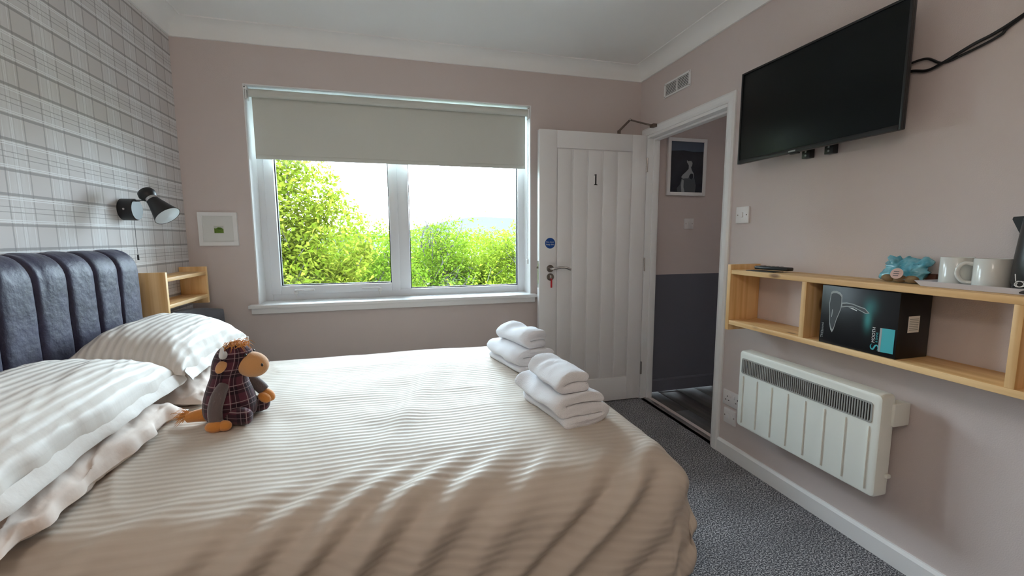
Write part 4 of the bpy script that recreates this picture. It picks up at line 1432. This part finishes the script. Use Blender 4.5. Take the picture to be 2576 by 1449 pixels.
pillow('pillow', 'rumpled blush-cream pillow at the bottom of the far stack behind the toy',
       [(.520, -1.285, .672), (.530, -.640, .682), (.150, -.640, .700), (.150, -1.285, .700)], .066, .030, 'lower_cotton', 101, rumple=.007)
pillow('pillow', 'rumpled blush-cream pillow at the bottom of the near stack, partly covered',
       [(.500, -2.060, .680), (.480, -1.320, .672), (.150, -1.300, .700), (.150, -2.060, .700)], .066, .030, 'lower_cotton', 111, rumple=.010)
pillow('pillow', 'white striped pillow on top of the far stack nearest the window',
       [(.465, -1.270, .778), (.480, -.655, .782), (.135, -.640, .850), (.135, -1.290, .850)], .118, .028, 'pillow_stripe', 121, hem=True, rumple=.0030)
pillow('pillow', 'white striped pillow on top of the near stack at the left edge of the photo',
       [(.470, -2.070, .765), (.440, -1.215, .772), (.135, -1.320, .828), (.135, -2.070, .845)], .105, .028, 'pillow_stripe', 131, hem=True, rumple=.0038)

# ------------------------------------------------------------------ towels: folded terry ribbons
def ribbon(path, th):
    """closed outline of a thick ribbon following a 2-D path with round ends"""
    P = np.asarray(path, float)
    Tn = np.gradient(P, axis=0)
    Tn /= np.linalg.norm(Tn, axis=1)[:, None]
    Nn = np.stack([-Tn[:, 1], Tn[:, 0]], 1)
    L_, R_ = P + Nn * th / 2, P - Nn * th / 2
    e1 = [P[-1] + th / 2 * (Tn[-1] * math.sin(t) + Nn[-1] * math.cos(t)) for t in np.linspace(0, PI, 7)[1:-1]]
    e0 = [P[0] + th / 2 * (-Tn[0] * math.sin(t) - Nn[0] * math.cos(t)) for t in np.linspace(0, PI, 7)[1:-1]]
    return np.vstack([L_, e1, R_[::-1], e0])


def fold_path(w, layers, pitch, tuck=.01):
    """zig-zag fold: layers stacked upwards with round turns at alternating ends"""
    pts = []
    for k in range(layers):
        z = pitch * (k + .5)
        ins = pitch / 2 + tuck * (RNG.random() if k else 0)
        xs = np.linspace(-w / 2 + pitch / 2, w / 2 - ins, 9)
        if k % 2:
            xs = xs[::-1]
        pts += [(x, z) for x in xs]
        if k < layers - 1:
            cx = xs[-1]
            s = 1 if k % 2 == 0 else -1
            for t in np.linspace(-PI / 2, PI / 2, 8)[1:-1]:
                pts.append((cx + s * pitch / 2 * math.cos(t), z + pitch / 2 + pitch / 2 * math.sin(t)))
    return pts


def towel(label, centre, ang, L_, w, layers, pitch, seed, flip=False, group=None):
    M = rotz(ang, centre)
    path_ = fold_path(w, layers, pitch)
    ends = [(1.0, .30), (.994, .58), (.982, .78), (.962, .91), (.93, .96)]
    stations = [(-t, k_) for t, k_ in ends] + [(t, .96) for t in np.linspace(-.86, .86, 22)] + [(t, k_) for t, k_ in reversed(ends)]
    nl = len(stations)
    hgt = layers * pitch
    V = []
    for t, k_ in stations:
        o2 = ribbon(path_, pitch * k_)
        if flip:
            o2[:, 0] *= -1
        m_ = len(o2)
        en = math.sqrt(max(0.0, 1 - abs(t) ** 9))
        xx = o2[:, 0] * (.94 + .06 * en)
        zz_ = o2[:, 1]
        up_ = np.clip(zz_ / hgt * 2, 0, 1)
        nz = .013 * vnoise(xx * 7, t * 1.7, zz_ * 8, seed) + .005 * vnoise(xx * 22, t * 4, zz_ * 22, seed + 1)
        nx_ = .014 * vnoise(xx * 6, t * 1.7, zz_ * 12, seed + 2)
        ny_ = .022 * vnoise(xx * 10, 0., zz_ * 14, seed + 3) * abs(t) ** 3
        sagx = 1 - .16 * (np.abs(xx) / (w / 2)) ** 3 * (zz_ / hgt)
        zn = np.maximum(zz_ * sagx * (.97 + .03 * en) + nz * up_, .001)
        V.append(np.stack([xx + nx_, t * L_ / 2 + ny_, zn], 1))
    out = ribbon(path_, pitch * .3)
    V = np.array(V)
    idx_ = np.arange(nl * m_).reshape(nl, m_)
    F = []
    for i in range(nl - 1):
        for j in range(m_):
            j2 = (j + 1) % m_
            F.append((idx_[i, j], idx_[i, j2], idx_[i + 1, j2], idx_[i + 1, j]))
    tri = tessellate_polygon([[Vector((a, b, 0)) for a, b in out]])
    for e_ in (0, nl - 1):
        F += [tuple(idx_[e_, k_] for k_ in t) for t in tri]
    g = Geo().add(xf(V.reshape(-1, 3), M), F)
    o = g.obj('folded_towel', 'towel', None, 75)
    tag(o, label, 'towel', group)
    return o


zt = bed_z(1.78, -1.55) + .002
towel('large white bath towel at the bottom of the nearer towel stack', (1.757, -1.585, zt - .006), math.radians(9), .325, .170, 3, .0350, 201, group='folded towels on the bed')
towel('small white hand towel on top of the nearer towel stack', (1.742, -1.590, zt + .095), math.radians(4), .245, .112, 2, .0365, 211, flip=True, group='folded towels on the bed')
zt2 = bed_z(1.75, -.95) + .002
towel('large white bath towel at the bottom of the stack by the open door', (1.757, -1.060, zt2 - .006), math.radians(14), .325, .180, 3, .0360, 221, group='folded towels on the bed')
towel('small white hand towel on top of the stack by the open door', (1.770, -1.050, zt2 + .099), math.radians(16), .265, .112, 2, .0390, 231, flip=True, group='folded towels on the bed')

# ------------------------------------------------------------------ soft toy cow in tartan
tz = bed_z(.64, -1.37)
TC = np.array((.650, -1.412, tz))
fa = math.radians(-10)          # facing direction on the bed
Fd = np.array((math.cos(fa), math.sin(fa), 0)); Sd = np.array((math.sin(fa), -math.cos(fa), 0)); Ud = np.array((0, 0, 1.0))   # Sd: the side turned to the camera
def tp(f, s, u):
    return TC + f * Fd + s * Sd + u * Ud
TM = np.eye(4); TM[:3, 0], TM[:3, 1], TM[:3, 2], TM[:3, 3] = Fd, Sd, Ud, TC
toy = root('soft_toy_cow', tuple(TC), 'tartan soft toy highland cow with tan muzzle and white horns sitting on the duvet', 'soft toy')
prof = [(0.0005, .004), (.055, .003), (.078, .014), (.088, .040), (.086, .075), (.078, .110), (.068, .140), (.061, .165), (.0605, .185), (.064, .205), (.066, .228), (.063, .250), (.053, .270), (.036, .284), (.018, .290), (0.0005, .2915)]
pr2 = spline([(a, b, 0) for a, b in prof], 3)[:, :2]
g = Geo().lathe([(max(1e-4, a), b) for a, b in pr2], 40)
V = g.V[0]
lean_ = .030 * sstep(.14, .27, V[:, 2])
V[:, 0] = V[:, 0] * 1.02 + lean_
V[:, 1] *= .94
g.V[0] = xf(V, TM)
g.obj('body', 'plaid', toy, 180)
# muzzle
Mz = np.eye(4)
mz_dir = Fd * .96 - Ud * .28
A = frame((0, 0, 0), mz_dir, Sd)
g = Geo().ball(tp(.090, 0, .212), (.050, .047, .058), A, 28, 18)
g.obj('muzzle', 'plush_tan', toy, 180)
for s in (-1, 1):
    pn = tp(.1345, s * .024, .214)
    Geo().ball(pn, (.0055, .008, .0065), frame((0, 0, 0), mz_dir, Sd), 12, 8).obj('nostril', 'nostril', toy, 180)
    Geo().ball(tp(.083, s * .030, .256), (.0058, .0058, .0058), None, 12, 8).obj('eye', 'nostril', toy, 180)
    # horns
    hp = spline([tp(.022, s * .045, .262), tp(.024, s * .066, .262), tp(.030, s * .082, .272), tp(.036, s * .086, .296)], 6)
    Geo().tube(hp, np.linspace(.0135, .0050, len(hp)), 12).obj('horn', 'plush_white', toy, 60)
    Geo().ball(hp[-1], (.0050, .0050, .0050), None, 12, 8).obj('horn_tip', 'plush_white', toy, 180)
    # ears, drooping
    ea = frame((0, 0, 0), Sd * s * .75 - Ud * .55 + Fd * .1, Fd)
    Geo().ball(tp(.020, s * .072, .226), (.018, .009, .030), ea, 18, 12).obj('ear', 'plush_tan', toy, 180)
    # arms: plush tubes ending in two-toed hooves
    if s > 0:
        ap_ = [tp(.012, .050, .150), tp(.008, .078, .125), tp(.000, .094, .080), tp(.002, .100, .040), tp(.010, .104, .024)]
        hv = [(tp(.006, .114, .021), (.031, .021, .021), Fd * .9 - Sd * .2), (tp(.034, .106, .020), (.026, .019, .020), Fd * .9 + Sd * .3)]
    else:
        ap_ = [tp(.020, -.045, .150), tp(.050, -.066, .128), tp(.074, -.076, .100), tp(.088, -.078, .082)]
        hv = [(tp(.100, -.078, .064), (.032, .021, .022), Fd * .75 - Ud * .65), (tp(.098, -.056, .060), (.026, .018, .020), Fd * .8 - Ud * .55)]
    pth = spline(ap_, 6)
    Geo().tube(pth, np.interp(np.linspace(0, 1, len(pth)), [0, .3, 1], [.018, .0235, .0215]), 16).obj('arm', 'plush_taupe', toy, 60)
    gh = Geo()
    for c_, rd, dr in hv:
        gh.ball(c_, (rd[1], rd[2], rd[0]), frame((0, 0, 0), dr, Ud), 18, 12)
    gh.obj('hoof', 'plush_orange', toy, 180)
    # stubby tartan legs pointing forwards
    lg = spline([tp(.025, s * .045, .034), tp(.064, s * .060, .034), tp(.096, s * .068, .034)], 6)
    gl = Geo().tube(lg, np.interp(np.linspace(0, 1, len(lg)), [0, .7, 1], [.034, .032, .026]), 18)
    gl.ball(lg[-1], (.013, .026, .026), TM, 18, 12)
    V_ = np.vstack(gl.V)
    gl.UV = [np.stack([V_[:, 0] * 1.0 + V_[:, 1] * .3, V_[:, 2]], 1)[sum(len(q) for q in gl.V[:i]):sum(len(q) for q in gl.V[:i + 1])] for i in range(len(gl.V))]
    gl.obj('leg', 'plaid', toy, 60)
# tail
tl = spline([tp(-.070, .020, .030), tp(-.105, .030, .030), tp(-.135, .032, .024)], 6)
tlo = Geo().tube(tl, np.linspace(.026, .018, len(tl)), 14).obj('tail', 'plush_orange', toy, 60)
def hair(n, start, length, seed, name, parent, dirs):
    r_ = np.random.default_rng(seed)
    g = Geo()
    for i in range(n):
        p0 = start(r_)
        dv_ = dirs(r_)
        l_ = length * (.6 + .6 * r_.random())
        p1 = p0 + dv_ * l_ * .5 + np.array((0, 0, .006))
        p2 = p0 + dv_ * l_ + np.array((0, 0, -.25 * l_)) + r_.normal(0, .004, 3)
        g.tube(spline([p0, p1, p2], 3), [.0013, .0013, .0012, .0011, .0009, .0007, .0004], 4)
    o_ = g.obj(name, 'hair_orange', parent, 60)
    o_['kind'] = 'stuff'
hair(90, lambda r: tp(-.130 + .02 * r.random(), .032 + .018 * (r.random() - .5), .026 + .018 * (r.random() - .5)), .055, 1, 'tail_tuft', tlo,
     lambda r: -Fd * .9 + Sd * r.normal(0, .25) + Ud * (.15 + r.normal(0, .2)))
hair(170, lambda r: tp(.034 + .014 * r.normal(), .016 * r.normal(), .284), .055, 2, 'forelock', toy,
     lambda r: (lambda a: Fd * math.cos(a) * .55 + Sd * math.sin(a) * .6 + Ud * r.uniform(-.35, .55))(r.normal(0, 1.1)))

toy.scale = (.88, .88, .88)

# ------------------------------------------------------------------ grey tub chair in the corner by the bedside shelf
ch = root('tub_chair', (.30, -.34, 0), 'grey upholstered chair tucked in the corner below the bedside shelf', 'chair')
cyc = -.345
def arcback(r0, r1, z0, z1):
    g = Geo()
    P = []
    for a in np.linspace(-1.15, 1.15, 26):
        ring = []
        for t in np.linspace(0, 2 * PI, 20, endpoint=False):
            ct, st_ = math.cos(t), math.sin(t)
            rr = (r0 + r1) / 2 + (r1 - r0) / 2 * np.sign(ct) * abs(ct) ** .5
            zz_ = (z0 + z1) / 2 + (z1 - .06 * (abs(a) / 1.15) ** 2 - z0) / 2 * np.sign(st_) * abs(st_) ** .35
            ring.append((.30 - rr * math.cos(a), cyc + rr * math.sin(a), zz_))
        P.append(ring)
    P = np.array(P)
    n_, m_ = P.shape[:2]
    V = P.reshape(-1, 3)
    F = [(i * m_ + j, i * m_ + (j + 1) % m_, (i + 1) * m_ + (j + 1) % m_, (i + 1) * m_ + j) for i in range(n_ - 1) for j in range(m_)]
    F += [tuple(range(m_)), tuple((n_ - 1) * m_ + j for j in range(m_))]
    return g.add(V, F)
arcback(.185, .278, .24, .878).obj('backrest', 'chair_fabric', ch, 60)
Geo().box(.10, .50, cyc - .19, cyc + .19, .28, .46, .05, 3).obj('seat', 'chair_fabric', ch, 60)
for x in (.15, .45):
    for y in (cyc - .15, cyc + .15):
        Geo().tube([(x, y, .001), (x, y, .30)], [.012, .018], 12).obj('leg', 'bark', ch, 50)

# ================================================================== OUTSIDE
struct(Geo().box(-60, 60, 0.32, 90, -1.35, -1.15).obj('ground', 'grass'))
mat('bounce_pale', (0.58, 0.57, 0.55), 0.9, var=(2, (0.64, 0.63, 0.61)))
struct(Geo().box(-6, 8, 0.32, 2.4, -1.2, -.15).obj('bounce_slab', 'bounce_pale'))  # added pale slab, unseen, bounces daylight up to the ceiling
gh = Geo()
P = np.zeros((60, 6, 3))
for i, t in enumerate(np.linspace(-160, 260, 60)):
    hgt = 3 + 19 * np.exp(-((t - 125) / 60) ** 2) + 10 * np.exp(-((t - 60) / 50) ** 2) + 1.2 * float(vnoise(t * .05, 0., 0., 3))
    for j in range(6):
        P[i, j] = (t, 380 + j * 25, -40 + (hgt + 42) * (1 - (1 - j / 5) ** 2))
hill = gh.grid(P).obj('distant_hill', 'hill', None, 180)
tag(hill, 'pale distant hill on the horizon seen through the right window pane', 'hill')


def tree(name, label, base, trunk_h, crown, nl, leaf, lmat, seed, lean=(0, 0), bare=0, group='trees and bushes outside the window'):
    """crown: list of (dx, dy, z, rx, ry, rz) ellipsoids relative to the base"""
    r_ = np.random.default_rng(seed)
    b_ = np.array(base, float)
    t = root(name, tuple(base), label, 'tree' if 'tree' in name else 'bush', group)
    g = Geo()
    fork = b_ + np.array((lean[0] * .5, lean[1] * .5, trunk_h))
    pth = spline([b_, b_ + (fork - b_) * .5 + r_.normal(0, .05, 3), fork], 4)
    g.tube(pth, np.linspace(.04 + .016 * trunk_h, .03, len(pth)), 8)
    tips = []
    vol = np.array([c[3] * c[4] * c[5] for c in crown]); vol = vol / vol.sum()
    for k in range(26 + bare):
        c = crown[r_.choice(len(crown), p=vol)]
        q = r_.normal(0, 1, 3); q = q / np.linalg.norm(q) * r_.uniform(.45, 1.0) ** .5
        tip = b_ + np.array(c[:3]) + q * np.array(c[3:])
        st = pth[r_.integers(len(pth) // 2, len(pth))]
        mid = (st + tip) / 2 + r_.normal(0, .12, 3) + np.array((0, 0, .12))
        bp_ = spline([st, mid, tip], 5)
        g.tube(bp_, np.linspace(.022, .004, len(bp_)), 5)
        tips.append(bp_)
        for _ in range(3):
            s0 = bp_[r_.integers(3, len(bp_) - 1)]
            e0 = s0 + (tip - st) * r_.uniform(.15, .3) + r_.normal(0, .22, 3)
            sp_ = spline([s0, (s0 + e0) / 2 + r_.normal(0, .04, 3), e0], 3)
            g.tube(sp_, np.linspace(.008, .003, len(sp_)), 4)
            tips.append(sp_)
    for k in range(bare):
        c = crown[0]
        st = b_ + np.array((c[0] + r_.normal(0, .3) * c[3], c[1], c[2]))
        e0 = st + np.array((r_.normal(0, .35), r_.normal(0, .3), c[5] * r_.uniform(1.15, 1.75)))
        sp_ = spline([st, (st + e0) / 2 + r_.normal(0, .06, 3), e0], 4)
        g.tube(sp_, np.linspace(.014, .003, len(sp_)), 5)
        for _ in range(5):
            i0 = r_.integers(3, len(sp_))
            e1 = sp_[i0] + np.array((r_.normal(0, .18), r_.normal(0, .15), r_.uniform(.1, .4)))
            g.tube([sp_[i0], (sp_[i0] + e1) / 2 + r_.normal(0, .02, 3), e1], [.006, .004, .002], 4)
    g.obj('trunk', 'bark', t, 60)
    # leaves: small folded blades in clusters around twigs and through the crown
    npts = nl
    ci = r_.choice(len(crown), size=npts, p=vol)
    C_ = np.array(crown)[ci]
    q = r_.normal(0, 1, (npts, 3)); q /= np.linalg.norm(q, axis=1)[:, None]
    q *= (r_.uniform(.25, 1.0, npts) ** .45)[:, None]
    pos = b_ + C_[:, :3] + q * C_[:, 3:]
    allt = np.vstack(tips)
    near_ = r_.random(npts) < .45
    pos[near_] = allt[r_.integers(len(allt), size=near_.sum())] + r_.normal(0, .09, (near_.sum(), 3))
    # gaps
    keep = vnoise(pos[:, 0] * 2.6, pos[:, 1] * 2.6, pos[:, 2] * 2.6, seed) > -.55
    pos = pos[keep]
    npts = len(pos)
    up = r_.normal(0, 1, (npts, 3)); up[:, 2] = np.abs(up[:, 2]) + .5
    up /= np.linalg.norm(up, axis=1)[:, None]
    ax_ = r_.normal(0, 1, (npts, 3)); ax_[:, 2] -= .25
    ax_ -= up * (ax_ * up).sum(1)[:, None]
    ax_ /= np.linalg.norm(ax_, axis=1)[:, None]
    sd = np.cross(up, ax_)
    sz = leaf * r_.uniform(.6, 1.25, npts)[:, None]
    v0 = pos - ax_ * sz * .5
    v1 = pos + sd * sz * .24 + up * sz * .06
    v2 = pos + ax_ * sz * .55 - up * sz * .10
    v3 = pos - sd * sz * .24 + up * sz * .06
    V = np.stack([v0, v1, v2, v3], 1).reshape(-1, 3)
    base_i = np.arange(npts) * 4
    F = np.concatenate([np.stack([base_i, base_i + 1, base_i + 2], 1), np.stack([base_i, base_i + 2, base_i + 3], 1)]).tolist()
    o = Geo().add(V, F).obj('foliage', lmat, t, None, recalc=False)
    o['kind'] = 'stuff'
    return t


GZ = -1.15
tree('leafy_tree', 'tall leafy tree filling the left part of the left window pane', (-.35, 3.6, GZ), 1.3,
     [(-.35, 0, 2.85, .85, .8, 1.15), (.30, .1, 3.0, .55, .6, .65), (.70, 0, 2.35, .52, .6, .75), (-.45, 0, 1.7, .9, .7, .8), (.25, 0, 1.75, .75, .7, .6)], 34000, .085, 'leaf_warm', 301, bare=4)
tree('leafy_tree', 'slender tree with drooping sprays just left of the window mullion', (.55, 5.6, GZ), 1.1,
     [(0, 0, 2.15, .95, .7, .70), (.25, 0, 1.5, 1.1, .8, .7), (-.5, 0, 1.3, .9, .8, .7)], 12000, .085, 'leaf_mid', 302, bare=4)
tree('leafy_tree', 'sparse tree with bare upright twigs just right of the window mullion', (2.05, 7.2, GZ), 1.2,
     [(-.15, 0, 2.15, .75, .6, .65), (.35, 0, 2.3, .55, .5, .65), (0, 0, 1.35, 1.1, .8, .75)], 8500, .085, 'leaf_mid', 303, bare=12)
tree('leafy_tree', 'rounded bright green bush-like tree in the middle of the right pane', (3.25, 7.6, GZ), .9,
     [(0, 0, 1.95, .85, .7, .75), (.5, 0, 1.5, .8, .7, .7), (-.4, 0, 1.3, .9, .7, .7)], 12000, .08, 'leaf_bright', 304)
tree('leafy_tree', 'bright green tree at the right edge of the right pane', (4.35, 7.0, GZ), .9,
     [(0, 0, 2.15, .85, .7, .75), (-.3, 0, 1.4, .9, .7, .8), (.6, 0, 1.6, .8, .7, .9)], 12000, .08, 'leaf_bright', 305)
tree('leafy_bush', 'low dense bush along the bottom of the left pane', (-.15, 5.0, GZ), .4,
     [(0, 0, .75, 1.2, .7, .65), (.9, .3, .7, .9, .6, .6), (-1.0, .2, .8, .9, .6, .7)], 12000, .075, 'leaf_mid', 306)
tree('leafy_bush', 'low dense bush along the bottom of the right pane', (2.05, 5.4, GZ), .4,
     [(0, 0, .75, 1.1, .7, .60), (1.1, 0, .75, 1.0, .6, .6), (-.8, .2, .85, .9, .6, .7)], 12000, .075, 'leaf_bright', 307)
tree('leafy_bush', 'yellowish low bush at the bottom right corner of the right pane', (3.6, 5.2, GZ), .4,
     [(0, 0, .70, 1.0, .6, .62), (-.7, 0, .6, .8, .6, .5)], 9000, .07, 'leaf_warm', 308)
tree('leafy_tree', 'pale green trees standing further back behind the middle of the view', (1.2, 10.5, GZ), 1.2,  # one object stands for several trees
     [(0, 0, 1.9, 1.6, .9, .9), (1.8, 0, 1.7, 1.4, .9, .9), (-1.8, 0, 1.9, 1.6, .9, 1.0)], 12000, .11, 'leaf_bright', 309)
tree('leafy_tree', 'green trees standing further back at the right of the view', (5.0, 11.5, GZ), 1.2,  # again several trees held in one object
     [(0, 0, 1.8, 1.7, .9, .9), (1.8, 0, 1.9, 1.5, .9, 1.0), (-1.6, 0, 1.7, 1.4, .9, .9)], 11000, .11, 'leaf_bright', 310)
